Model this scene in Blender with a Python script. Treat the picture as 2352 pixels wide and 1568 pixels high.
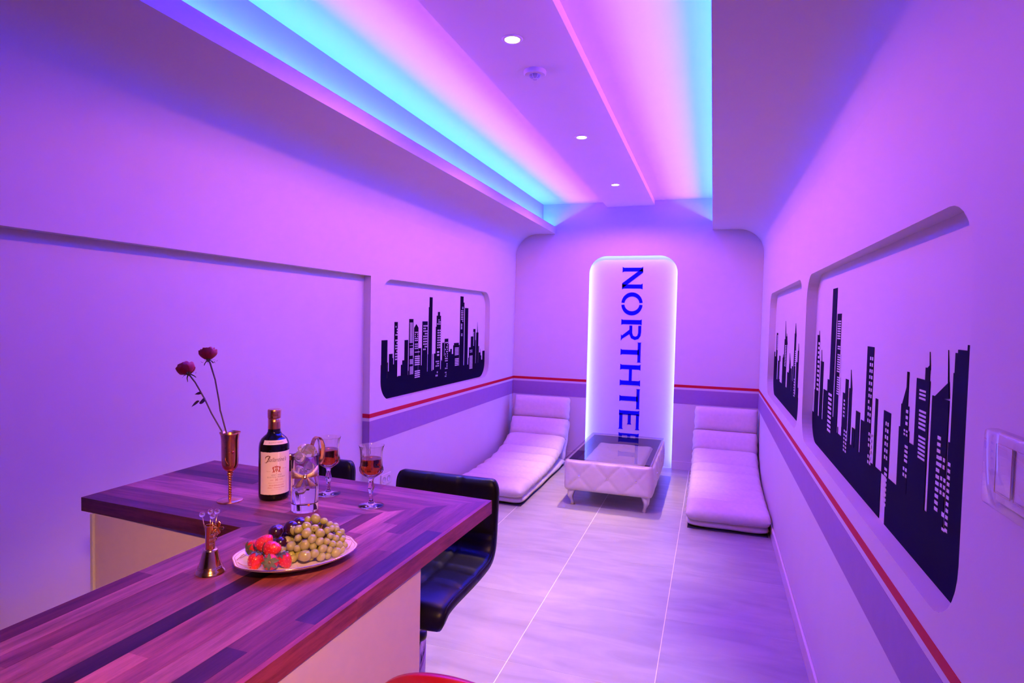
import bpy, bmesh, math, random
from mathutils import Vector, Matrix
from mathutils.geometry import tessellate_polygon
for o in list(bpy.data.objects):
    bpy.data.objects.remove(o)
S = bpy.context.scene
COL = S.collection
random.seed(7)
PI = math.pi

# ---------------------------------------------------------------- camera
def make_camera():
    f_px, yaw, pitch, roll = 1367.4, .3245, -.0396, .0217
    cy, sy, cp, sp = math.cos(yaw), math.sin(yaw), math.cos(pitch), math.sin(pitch)
    fwd = Vector((-sy*cp, cy*cp, sp)); right = Vector((cy, sy, 0)); up = right.cross(fwd)
    r2 = math.cos(roll)*right + math.sin(roll)*up
    u2 = -math.sin(roll)*right + math.cos(roll)*up
    cam = bpy.data.cameras.new('camera'); co = bpy.data.objects.new('camera', cam); COL.objects.link(co)
    cam.sensor_fit = 'HORIZONTAL'; cam.sensor_width = 36; cam.lens = f_px/2352*36
    cam.clip_start = .02; cam.clip_end = 100
    m = Matrix((r2, u2, -fwd)).transposed().to_4x4(); m.translation = (0, 0, 1.424)
    co.matrix_world = m
    S.camera = co
make_camera()

# ---------------------------------------------------------------- world, view
w = bpy.data.worlds.new('world'); S.world = w; w.use_nodes = True
w.node_tree.nodes['Background'].inputs[0].default_value = (.02, .01, .05, 1)
w.node_tree.nodes['Background'].inputs[1].default_value = .0
S.view_settings.view_transform = 'Standard'; S.view_settings.look = 'None'
S.view_settings.gamma = 1; S.view_settings.use_curve_mapping = False
S.view_settings.exposure = 0.0

# ---------------------------------------------------------------- lights
def area_light(name, loc, direction, sx, sy, color, power, spread=180, ydir=(0, 1, 0)):
    l = bpy.data.lights.new(name, 'AREA'); l.shape = 'RECTANGLE'; l.size = sx; l.size_y = sy
    l.color = color; l.energy = power; l.spread = math.radians(spread)
    o = bpy.data.objects.new(name, l); COL.objects.link(o)
    z = -Vector(direction).normalized(); y = Vector(ydir); y = (y - y.dot(z)*z).normalized(); x = y.cross(z)
    m = Matrix((x, y, z)).transposed().to_4x4(); m.translation = loc; o.matrix_world = m
    return o
def spot_light(name, loc, color, power, angle, blend, radius, aim=None):
    l = bpy.data.lights.new(name, 'SPOT'); l.color = color; l.energy = power
    l.spot_size = math.radians(angle); l.spot_blend = blend; l.shadow_soft_size = radius
    o = bpy.data.objects.new(name, l); COL.objects.link(o); o.location = loc
    if aim: o.rotation_euler = (Vector(aim)-Vector(loc)).to_track_quat('-Z', 'Y').to_euler()
    return o
BLUE = (.0016, .0136, 1.0)
ROSE = (1.0, .16, .5)
WIDE = (1.0, .205, .16)
CORE = (1.0, .74, .45)
ENTRY = (1.0, .42, .20)
# RGB LED strips lying in the two ceiling coves along the lounge
CY, CLEN = 3.63, 4.5
area_light('cove_led_blue_left', (-1.632, CY, 2.322), (.0, 0, 1), .02, CLEN, BLUE, 730)
area_light('cove_led_blue_right', (.052, CY, 2.322), (.0, 0, 1), .02, CLEN, BLUE, 730)
area_light('cove_led_rose_left', (-1.655, CY, 2.345), (1, 0, .50), .012, CLEN, ROSE, 6.3, 48)
area_light('cove_led_rose_right', (.075, CY, 2.345), (-1, 0, .50), .012, CLEN, ROSE, 6.3, 48)
# LED strips round the backlit niche in the back wall
NLED = (.085, .12, 1.0)
area_light('niche_led_left', (-1.243, 5.960, 1.03), (1, 0, .0), .03, 2.0, NLED, 18, 180, (0, 0, 1))
area_light('niche_led_right', (-.282, 5.960, 1.03), (-1, 0, .0), .03, 2.0, NLED, 18, 180, (0, 0, 1))
area_light('niche_led_top', (-.7625, 5.960, 2.112), (0, 0, -1), .8, .03, NLED, 6, 180, (0, 1, 0))
DOWN_WIDE, DOWN_CORE, ENTRY_W = 61, 320, 380
# ---------------------------------------------------------------- helpers
def link(o, parent=None):
    COL.objects.link(o)
    if parent is not None: o.parent = parent
    return o
def mesh_obj(name, verts, faces, mat, parent=None, smooth=False, uv=None):
    me = bpy.data.meshes.new(name); me.from_pydata([tuple(v) for v in verts], [], faces); me.update()
    if smooth: me.polygons.foreach_set('use_smooth', [True]*len(me.polygons))
    if mat is not None: me.materials.append(mat)
    return link(bpy.data.objects.new(name, me), parent)
def bm_obj(name, bm, mat, parent=None, smooth=False):
    bmesh.ops.recalc_face_normals(bm, faces=bm.faces)
    me = bpy.data.meshes.new(name); bm.to_mesh(me); bm.free()
    if smooth: me.polygons.foreach_set('use_smooth', [True]*len(me.polygons))
    if mat is not None: me.materials.append(mat)
    return link(bpy.data.objects.new(name, me), parent)
def tag(o, label=None, cat=None, group=None, kind=None):
    if label: o['label'] = label
    if cat: o['category'] = cat
    if group: o['group'] = group
    if kind: o['kind'] = kind
    return o
def thing(name, label, cat, loc=(0, 0, 0), rz=0, group=None):
    o = bpy.data.objects.new(name, None); COL.objects.link(o); o.empty_display_size = .05
    o.location = loc; o.rotation_euler = (0, 0, rz)
    return tag(o, label, cat, group)
def struct(o): o['kind'] = 'structure'; return o
def copy_tree(o, parent=None):
    c = o.copy(); COL.objects.link(c); c.parent = parent
    for ch in list(o.children): copy_tree(ch, c)
    return c
def box(name, lo, hi, mat, parent=None, bevel=0, seg=2, smooth=False):
    bm = bmesh.new(); bmesh.ops.create_cube(bm, size=1)
    for v in bm.verts: v.co = Vector([(lo[i]+hi[i])/2 + v.co[i]*(hi[i]-lo[i]) for i in range(3)])
    if bevel: bmesh.ops.bevel(bm, geom=bm.edges[:], offset=bevel, segments=seg, affect='EDGES', profile=.5)
    return bm_obj(name, bm, mat, parent, smooth)
def lathe_data(prof, n=32, fr=None):
    V, F = [], []; k = len(prof)
    for j in range(n):
        a = 2*PI*j/n
        for i, (r, z) in enumerate(prof):
            rr = r*(fr(a, z) if fr else 1); V.append((rr*math.cos(a), rr*math.sin(a), z))
    for j in range(n):
        for i in range(k-1):
            a, b = j*k+i, ((j+1) % n)*k+i
            if prof[i][0] < 1e-6: F.append((a, b+1, a+1))
            elif prof[i+1][0] < 1e-6: F.append((a, b, a+1))
            else: F.append((a, b, b+1, a+1))
    return V, F
def lathe(name, prof, mat, parent=None, n=32, smooth=True, fr=None, weld=True, sharp=None):
    V, F = lathe_data(prof, n, fr)
    bm = bmesh.new(); vs = [bm.verts.new(v) for v in V]
    for f in F:
        try: bm.faces.new([vs[i] for i in f])
        except ValueError: pass
    bmesh.ops.remove_doubles(bm, verts=bm.verts, dist=1e-6)
    o = bm_obj(name, bm, mat, parent, smooth)
    if sharp and smooth: o.data.set_sharp_from_angle(angle=math.radians(sharp))
    return o
def tube_data(path, rad, n=8, cap=True, off=0):
    P = [Vector(p) for p in path]; V, F = [], []
    up = None
    for i, p in enumerate(P):
        t = (P[min(i+1, len(P)-1)] - P[max(i-1, 0)]).normalized()
        if up is None:
            up = Vector((0, 0, 1)) if abs(t.z) < .9 else Vector((1, 0, 0))
        x = (up - up.dot(t)*t).normalized(); up = x; y = t.cross(x)
        r = rad[i] if isinstance(rad, (list, tuple)) else rad
        for j in range(n):
            a = 2*PI*j/n; V.append(p + x*r*math.cos(a) + y*r*math.sin(a))
    for i in range(len(P)-1):
        for j in range(n):
            F.append((off+i*n+j, off+i*n+(j+1) % n, off+(i+1)*n+(j+1) % n, off+(i+1)*n+j))
    if cap:
        F.append(tuple(off+j for j in range(n))[::-1]); F.append(tuple(off+(len(P)-1)*n+j for j in range(n)))
    return V, F
def tube(name, path, rad, mat, parent=None, n=8, smooth=True):
    V, F = tube_data(path, rad, n); return mesh_obj(name, V, F, mat, parent, smooth)
def ball_data(c, r, seg=10, ring=7, sc=(1, 1, 1), rot=None):
    V, F = [], []
    for i in range(ring+1):
        ph = PI*i/ring
        for j in range(seg):
            a = 2*PI*j/seg; v = Vector((sc[0]*r*math.sin(ph)*math.cos(a), sc[1]*r*math.sin(ph)*math.sin(a), sc[2]*r*math.cos(ph)))
            if rot is not None: v = rot @ v
            V.append(Vector(c)+v)
    for i in range(ring):
        for j in range(seg):
            F.append((i*seg+j, (i+1)*seg+j, (i+1)*seg+(j+1) % seg, i*seg+(j+1) % seg))
    return V, F
def ball(name, c, r, mat, parent=None, seg=14, ring=9, sc=(1, 1, 1), rot=None, smooth=True):
    V, F = ball_data(c, r, seg, ring, sc, rot)
    bm = bmesh.new(); vs = [bm.verts.new(v) for v in V]
    for f in F: bm.faces.new([vs[i] for i in f])
    bmesh.ops.remove_doubles(bm, verts=bm.verts, dist=1e-7)
    return bm_obj(name, bm, mat, parent, smooth)
class MB:                       # collects pieces of ONE part
    def __init__(s): s.v = []; s.f = []
    def add(s, V, F):
        o = len(s.v); s.v += [tuple(v) for v in V]; s.f += [tuple(i+o for i in f) for f in F]; return s
    def obj(s, name, mat, parent=None, smooth=False): return mesh_obj(name, s.v, s.f, mat, parent, smooth)
def rrect(x0, x1, y0, y1, r, n=8, corners=(1, 1, 1, 1)):
    pts = []
    for k, (cx, cy, a0) in enumerate(((x1-r, y0+r, -90), (x1-r, y1-r, 0), (x0+r, y1-r, 90), (x0+r, y0+r, 180))):
        if corners[k]:
            for i in range(n+1):
                a = math.radians(a0+90*i/n); pts.append((cx+r*math.cos(a), cy+r*math.sin(a)))
        else:
            pts.append(((x1, y0), (x1, y1), (x0, y1), (x0, y0))[k])
    return pts
def fill(outer, holes=()):
    loops = [[Vector((a, b, 0)) for a, b in l] for l in (outer, *holes)]
    return [(v.x, v.y) for l in loops for v in l], [tuple(t) for t in tessellate_polygon(loops)]
def prism(poly, fmap, t0, t1):   # polygon in a plane, thickened from t0 to t1
    P, T = fill(poly); n = len(P)
    V = [fmap(a, b, t0) for a, b in P] + [fmap(a, b, t1) for a, b in P]
    F = [tuple(t) for t in T] + [tuple(i+n for i in reversed(t)) for t in T]
    F += [(i, (i+1) % n, n+(i+1) % n, n+i) for i in range(n)]
    return V, F
def text2d(s, size, shear=0, align='CENTER', spacing=1.0):
    c = bpy.data.curves.new('txt', 'FONT'); c.body = s; c.size = size; c.shear = shear; c.align_x = align
    c.space_character = spacing; c.resolution_u = 3
    o = bpy.data.objects.new('txt', c); COL.objects.link(o)
    dg = bpy.context.evaluated_depsgraph_get(); me = bpy.data.meshes.new_from_object(o.evaluated_get(dg))
    V = [(v.co.x, v.co.y) for v in me.vertices]; F = [tuple(p.vertices) for p in me.polygons]
    bpy.data.objects.remove(o); bpy.data.curves.remove(c); bpy.data.meshes.remove(me)
    return V, F

# ---------------------------------------------------------------- materials
def mat_base(name):
    m = bpy.data.materials.new(name); m.use_nodes = True; nt = m.node_tree; nt.nodes.clear()
    out = nt.nodes.new('ShaderNodeOutputMaterial'); return m, nt, out
def PM(name, col, rough=.5, metal=0, var=.05, scale=25, bump=0, bscale=150, coat=0, trans=0, ior=1.45, sss=0, spec=.5, emit=0, stretch=None, sheen=0):
    m, nt, out = mat_base(name); N = nt.nodes; L = nt.links
    b = N.new('ShaderNodeBsdfPrincipled'); L.new(b.outputs[0], out.inputs[0])
    b.inputs['Roughness'].default_value = rough; b.inputs['Metallic'].default_value = metal
    b.inputs['Coat Weight'].default_value = coat; b.inputs['Transmission Weight'].default_value = trans
    b.inputs['IOR'].default_value = ior; b.inputs['Specular IOR Level'].default_value = spec
    b.inputs['Sheen Weight'].default_value = sheen
    if sss: b.inputs['Subsurface Weight'].default_value = sss; b.inputs['Subsurface Radius'].default_value = (.01, .006, .004); b.inputs['Subsurface Scale'].default_value = .5
    tc = N.new('ShaderNodeTexCoord'); mp = N.new('ShaderNodeMapping'); L.new(tc.outputs['Object'], mp.inputs[0])
    if stretch: mp.inputs['Scale'].default_value = stretch
    ns = N.new('ShaderNodeTexNoise'); ns.inputs['Scale'].default_value = scale; ns.inputs['Detail'].default_value = 4
    L.new(mp.outputs[0], ns.inputs['Vector'])
    cr = N.new('ShaderNodeValToRGB'); e = cr.color_ramp.elements
    e[0].position = .3; e[1].position = .7
    e[0].color = (*[max(0, c*(1-var)) for c in col], 1); e[1].color = (*[min(1, c*(1+var)) for c in col], 1)
    L.new(ns.outputs['Fac'], cr.inputs[0]); L.new(cr.outputs[0], b.inputs['Base Color'])
    if bump:
        n2 = N.new('ShaderNodeTexNoise'); n2.inputs['Scale'].default_value = bscale; n2.inputs['Detail'].default_value = 3
        L.new(mp.outputs[0], n2.inputs['Vector'])
        bp = N.new('ShaderNodeBump'); bp.inputs['Strength'].default_value = bump; bp.inputs['Distance'].default_value = .002
        L.new(n2.outputs['Fac'], bp.inputs['Height']); L.new(bp.outputs[0], b.inputs['Normal'])
    if emit: b.inputs['Emission Color'].default_value = (*col, 1); b.inputs['Emission Strength'].default_value = emit
    return m
def wood_mat(name, stretch):
    m, nt, out = mat_base(name); N = nt.nodes; L = nt.links
    b = N.new('ShaderNodeBsdfPrincipled'); L.new(b.outputs[0], out.inputs[0])
    b.inputs['Roughness'].default_value = .42; b.inputs['Specular IOR Level'].default_value = .10; b.inputs['Coat Weight'].default_value = .16; b.inputs['Coat Roughness'].default_value = .10; b.inputs['Coat IOR'].default_value = 1.4
    oi = N.new('ShaderNodeObjectInfo'); tc = N.new('ShaderNodeTexCoord'); mp = N.new('ShaderNodeMapping')
    mp.inputs['Scale'].default_value = stretch; L.new(tc.outputs['Object'], mp.inputs[0])
    ad = N.new('ShaderNodeVectorMath'); ad.operation = 'ADD'; sc = N.new('ShaderNodeVectorMath'); sc.operation = 'SCALE'
    L.new(oi.outputs['Color'], sc.inputs[0]); sc.inputs['Scale'].default_value = 37
    L.new(mp.outputs[0], ad.inputs[0]); L.new(sc.outputs[0], ad.inputs[1])
    n1 = N.new('ShaderNodeTexNoise'); n1.inputs['Scale'].default_value = 9; n1.inputs['Detail'].default_value = 8; n1.inputs['Roughness'].default_value = .7
    L.new(ad.outputs[0], n1.inputs['Vector'])
    cr = N.new('ShaderNodeValToRGB'); e = cr.color_ramp.elements; e[0].position = .32; e[1].position = .72
    e[0].color = (.42, .38, .38, 1); e[1].color = (1.35, 1.36, 1.4, 1)
    L.new(n1.outputs['Fac'], cr.inputs[0])
    mx = N.new('ShaderNodeMix'); mx.data_type = 'RGBA'; mx.blend_type = 'MULTIPLY'; mx.inputs[0].default_value = 1
    L.new(oi.outputs['Color'], mx.inputs[6]); L.new(cr.outputs[0], mx.inputs[7]); L.new(mx.outputs[2], b.inputs['Base Color'])
    n2 = N.new('ShaderNodeTexNoise'); n2.inputs['Scale'].default_value = 30; n2.inputs['Detail'].default_value = 4
    L.new(ad.outputs[0], n2.inputs['Vector'])
    bp = N.new('ShaderNodeBump'); bp.inputs['Strength'].default_value = .12; bp.inputs['Distance'].default_value = .001
    L.new(n2.outputs['Fac'], bp.inputs['Height']); L.new(bp.outputs[0], b.inputs['Normal'])
    return m
def glass_mat(name, col=(1, 1, 1), rough=0, ior=1.47):
    m, nt, out = mat_base(name); N = nt.nodes; L = nt.links
    b = N.new('ShaderNodeBsdfPrincipled'); L.new(b.outputs[0], out.inputs[0])
    b.inputs['Base Color'].default_value = (*col, 1); b.inputs['Roughness'].default_value = rough
    b.inputs['Transmission Weight'].default_value = 1; b.inputs['IOR'].default_value = ior
    return m
def thin_glass(name, tint, ior=1.5):
    m, nt, out = mat_base(name); N = nt.nodes; L = nt.links
    t = N.new('ShaderNodeBsdfTransparent'); t.inputs[0].default_value = (*tint, 1)
    g = N.new('ShaderNodeBsdfGlossy'); g.inputs['Roughness'].default_value = .0
    f = N.new('ShaderNodeFresnel'); f.inputs[0].default_value = ior; mx = N.new('ShaderNodeMixShader')
    ge = N.new('ShaderNodeNewGeometry'); iv = N.new('ShaderNodeMath'); iv.operation = 'SUBTRACT'; iv.inputs[0].default_value = 1
    L.new(ge.outputs['Backfacing'], iv.inputs[1]); mu = N.new('ShaderNodeMath'); mu.operation = 'MULTIPLY'
    L.new(f.outputs[0], mu.inputs[0]); L.new(iv.outputs[0], mu.inputs[1])      # only the outer face mirrors
    L.new(mu.outputs[0], mx.inputs[0]); L.new(t.outputs[0], mx.inputs[1]); L.new(g.outputs[0], mx.inputs[2]); L.new(mx.outputs[0], out.inputs[0])
    return m
def tile_mat(name):
    m = PM(name, (.325, .292, .21), .34, var=.16, scale=2.2, stretch=(1.2, 4.5, 1), spec=.45)
    nt = m.node_tree; ns = [n for n in nt.nodes if n.type == 'TEX_NOISE'][0]; ns.inputs['Detail'].default_value = 7; ns.inputs['Distortion'].default_value = .6
    oi = nt.nodes.new('ShaderNodeObjectInfo'); mp = [n for n in nt.nodes if n.type == 'MAPPING'][0]
    cb = nt.nodes.new('ShaderNodeCombineXYZ'); mu = nt.nodes.new('ShaderNodeMath'); mu.operation = 'MULTIPLY'; mu.inputs[1].default_value = 9
    nt.links.new(oi.outputs['Random'], mu.inputs[0]); nt.links.new(mu.outputs[0], cb.inputs[2]); nt.links.new(cb.outputs[0], mp.inputs['Location'])
    return m
WALL = PM('white_wall_paint', (.60, .59, .60), .6, var=.012, scale=6, bump=.05, bscale=220)
CEILM = PM('white_ceiling_paint', (.62, .62, .62), .7, var=.01, scale=5)
TRIMW = PM('white_semi_gloss_trim', (.64, .63, .65), .35, var=.02)
GROUT = PM('pale_grout', (.80, .78, .76), .7, var=.05)
TILE = tile_mat('grey_porcelain_tile')
REDP = PM('red_stripe_paint', (.48, .002, .005), .6, var=.03, spec=.2)
BANDP = PM('grey_lavender_band_paint', (.29, .17, .33), .55, var=.03)
NAVY = PM('navy_vinyl_film', (.0025, .0015, .007), .8, var=.1, spec=.06)
SKYW = PM('white_window_cutouts', (.60, .59, .60), .6, var=.02)
LETB = PM('blue_vinyl_letters', (.003, .002, .50), .8, var=.03, spec=.1)
WOODY = wood_mat('butcher_block_wood_lengthwise', (6, .55, 6))
WOODX = wood_mat('butcher_block_wood_crosswise', (.55, 6, 6))
PANELW = PM('cream_laminate', (.68, .55, .58), .5, var=.02)
LEATHB = PM('black_faux_leather', (.004, .003, .004), .40, var=.2, bump=.05, bscale=500, spec=.2)
CHROME = PM('chrome', (.75, .75, .78), .12, 1, var=.02)
BLKPL = PM('black_plastic', (.01, .01, .01), .4, var=.1)
REDPL = PM('red_moulded_plastic', (.34, .004, .006), .38, var=.05)
LEATHW = PM('white_faux_leather', (.66, .61, .56), .34, var=.03, bump=.04, bscale=500)
SEAMW = PM('grey_stitching', (.40, .36, .36), .6, var=.05)
SILVER = PM('brushed_silver', (.72, .68, .70), .28, 1, var=.05)
CRYSTAL = glass_mat('crystal', (1, 1, 1), 0, 1.6)
MATT = PM('white_cotton_mattress', (.62, .57, .52), .85, var=.04, scale=40, bump=.25, bscale=90, sheen=.2)
MATDK = PM('dark_mattress_underside', (.03, .025, .03), .9, var=.2)
SMOKG = thin_glass('smoked_table_glass', (.74, .70, .80), 1.52)
DARKIN = PM('recess_shade_black', (.02, .015, .03), .6, var=.2)  # black stands in for shade and dark reflections under the table glass
LAMPW = PM('downlight_lens', (1, .86, .68), .4, var=.0, emit=30)
LAMPW2 = PM('ceiling_lamp_diffuser', (1, .7, .45), .4, var=.0, emit=6)
# ================================================================ the room
XL, XR, YB, YN = -1.966, .422, 5.917, -3.4        # left wall, right wall, back wall, wall behind the camera
XA, YA, ZA = -2.014, 3.147, 1.66                  # alcove in the left wall
ZW, ZS, ZL, ZC, RC = 2.058, 2.288, 2.358, 2.585, .23
XSL, XSR, XCL, XCR = -1.548, -.0325, -1.68, .10   # soffit edges and inner cove walls
PX0, PX1, ZP = -1.0255, -.5685, 2.5365            # dropped centre panel
NX0, NX1, NZ, NR = -1.19, -.335, 2.057, .17       # niche opening
WZ0, WZ1, WR = .876, 1.655, .13
WIN_L = (3.27, 5.182); WIN_N = (1.226, 3.16); WIN_F = (3.31, 5.092)

# floor: grout bed with separate tiles
fl = struct(box('floor', (XA-.1, YN-.1, -.06), (XR+.15, YB+.15, -.0004), GROUT))
gx = [-.764+.594*k for k in range(-3, 4)]; gy = [2.899+.606*k for k in range(-11, 7)]
for i in range(len(gx)-1):
    for j in range(len(gy)-1):
        x0, x1 = max(gx[i]+.0016, XA+.001), min(gx[i+1]-.0016, XR-.001)
        y0, y1 = max(gy[j]+.0006, YN+.001), min(gy[j+1]-.0006, YB+.066)
        if x1-x0 < .03 or y1-y0 < .03: continue
        box('tile', (x0, y0, -.01), (x1, y1, 0), TILE, fl)

def sheet(name, outer, holes, fmap, mat):
    P, T = fill(outer, holes); return struct(mesh_obj(name, [fmap(a, b) for a, b in P], T, mat))
lw = rrect(WIN_L[0], WIN_L[1], WZ0, WZ1, WR)
sheet('wall_left', [(YB, 0), (YA, 0), (YA, ZA), (YN, ZA), (YN, ZW), (YB, ZW)], [lw], lambda a, b: (XL, a, b), WALL)
# alcove: back plane, return and head
m = MB()
m.add([(XA, YN, 0), (XA, YA, 0), (XA, YA, ZA), (XA, YN, ZA)], [(0, 1, 2, 3)])
m.add([(XA, YA, 0), (XL, YA, 0), (XL, YA, ZA), (XA, YA, ZA)], [(0, 1, 2, 3)])
m.add([(XA, YN, ZA), (XA, YA, ZA), (XL, YA, ZA), (XL, YN, ZA)], [(0, 1, 2, 3)])
struct(m.obj('wall_left_alcove', WALL))
hn = rrect(WIN_N[0], WIN_N[1], WZ0, WZ1, WR); hf = rrect(WIN_F[0], WIN_F[1], WZ0, WZ1, WR)
sheet('wall_right', [(YN, 0), (YB, 0), (YB, ZW), (YN, ZW)], [hn, hf], lambda a, b: (XR, a, b), WALL)
arch = [(NX0, 0)] + [(NX0+NR-NR*math.cos(math.radians(a)), NZ-NR+NR*math.sin(math.radians(a))) for a in range(0, 91, 9)] \
     + [(NX1-NR+NR*math.sin(math.radians(a)), NZ-NR+NR*math.cos(math.radians(a))) for a in range(0, 91, 9)] + [(NX1, 0)]
sheet('wall_back', [(XA, 0)] + arch + [(XR+.2, 0), (XR+.2, 2.7), (XA, 2.7)], [], lambda a, b: (a, YB, b), WALL)
sheet('wall_front', [(XA, 0), (XR+.2, 0), (XR+.2, 2.7), (XA, 2.7)], [], lambda a, b: (a, YN, b), PM('light_absorbing_wall', (.06, .04, .06), .7))  # unseen wall, coloured dark to soak up bounced light
# niche behind the back wall: lip, cavity and back board
m = MB(); n = len(arch)
m.add([(a, YB, b) for a, b in arch]+[(a, YB+.02, b) for a, b in arch], [(i, i+1, n+i+1, n+i) for i in range(n-1)])
cav = [(-1.25, 0), (-1.25, 2.12), (-.275, 2.12), (-.275, 0)]
m.add([(a, YB+.02, b) for a, b in cav]+[(a, 5.985, b) for a, b in cav], [(0, 1, 5, 4), (1, 2, 6, 5), (2, 3, 7, 6)])
P, T = fill([(-1.25, 0)]+arch+[(-.275, 0), (-.275, 2.12), (-1.25, 2.12)]); m.add([(a, YB+.02, b) for a, b in P], T)
m.add([(a, 5.985, b) for a, b in cav], [(0, 1, 2, 3)])
struct(m.obj('wall_back_niche', WALL))

# recessed window shapes
def recess(name, y0, y1, x0, x1):
    rr = rrect(y0, y1, WZ0, WZ1, WR, 10); n = len(rr); m = MB()
    m.add([(x0, a, b) for a, b in rr]+[(x1, a, b) for a, b in rr], [(i, (i+1) % n, n+(i+1) % n, n+i) for i in range(n)])
    P, T = fill(rr); m.add([(x1, a, b) for a, b in P], T)
    return struct(m.obj(name, WALL))
recess('window_1', *WIN_L, XL, -2.0115); recess('window_2', *WIN_N, XR, .4675); recess('window_3', *WIN_F, XR, .4675)

# ceiling, soffits with rounded wall junction and cove channel, dropped panel
struct(box('ceiling', (XA, YN, ZC), (XR+.2, YB, ZC+.05), CEILM))
def soffit(name, sgn, xw, xe, xc):
    pr = [(xw, ZW)] + [(xw+sgn*(RC-RC*math.cos(math.radians(a))), ZW+RC*math.sin(math.radians(a))) for a in range(6, 91, 6)]
    pr += [(xe, ZS), (xe, ZL), (xe-sgn*.02, ZL), (xe-sgn*.02, ZS+.018), (xc, ZS+.018), (xc, ZC)]
    n = len(pr)
    o = mesh_obj(name, [(a, YN, b) for a, b in pr]+[(a, YB, b) for a, b in pr], [(i, i+1, n+i+1, n+i) for i in range(n-1)], WALL, None, True)
    o.data.set_sharp_from_angle(angle=math.radians(30)); return struct(o)
soffit('trim_1', 1, XL, XSL, XCL); soffit('trim_2', -1, XR, XSR, XCR)
struct(box('trim_3', (PX0, YN, ZP), (PX1, YB, ZC+.001), CEILM))

# painted stripes
ZR1, ZR0, ZB1, ZB0 = .819, .7936, .773, .6354
def stripe(name, z0, z1, mat):
    m = MB(); t = .0015
    def b(lo, hi):
        m.add([(lo[0], lo[1], lo[2]), (hi[0], lo[1], lo[2]), (hi[0], hi[1], lo[2]), (lo[0], hi[1], lo[2]), (lo[0], lo[1], hi[2]), (hi[0], lo[1], hi[2]), (hi[0], hi[1], hi[2]), (lo[0], hi[1], hi[2])],
              [(0, 3, 2, 1), (4, 5, 6, 7), (0, 1, 5, 4), (1, 2, 6, 5), (2, 3, 7, 6), (3, 0, 4, 7)])
    b((XL-.001, YA-t, z0), (XL+t, YB, z1)); b((XA, YA-t, z0), (XL, YA+.001, z1))
    b((XL, YB-t, z0), (NX0, YB+.001, z1)); b((NX1, YB-t, z0), (XR, YB+.001, z1))
    b((XR-t, YN, z0), (XR+.001, YB, z1))
    return struct(m.obj(name, mat))
stripe('trim_4', ZR0, ZR1, REDP); stripe('trim_5', ZB0, ZB1, BANDP)
# baseboards
struct(box('baseboard_right', (XR-.011, YN, 0), (XR, YB, .078), TRIMW, bevel=.003))
struct(box('baseboard_left', (XL, YA+.001, 0), (XL+.011, YB, .078), TRIMW, bevel=.003))
bb = MB()
for a, b_ in ((XL+.011, NX0-.002), (NX1+.002, XR-.011)):
    bm = bmesh.new(); bmesh.ops.create_cube(bm, size=1)
    for v in bm.verts: v.co = Vector(((a+b_)/2+v.co.x*(b_-a), YB-.0055+v.co.y*.011, .039+v.co.z*.078))
    bb.add([v.co.copy() for v in bm.verts], [tuple(v.index for v in f.verts) for f in bm.faces]); bm.free()
struct(bb.obj('baseboard_back', TRIMW))

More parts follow.
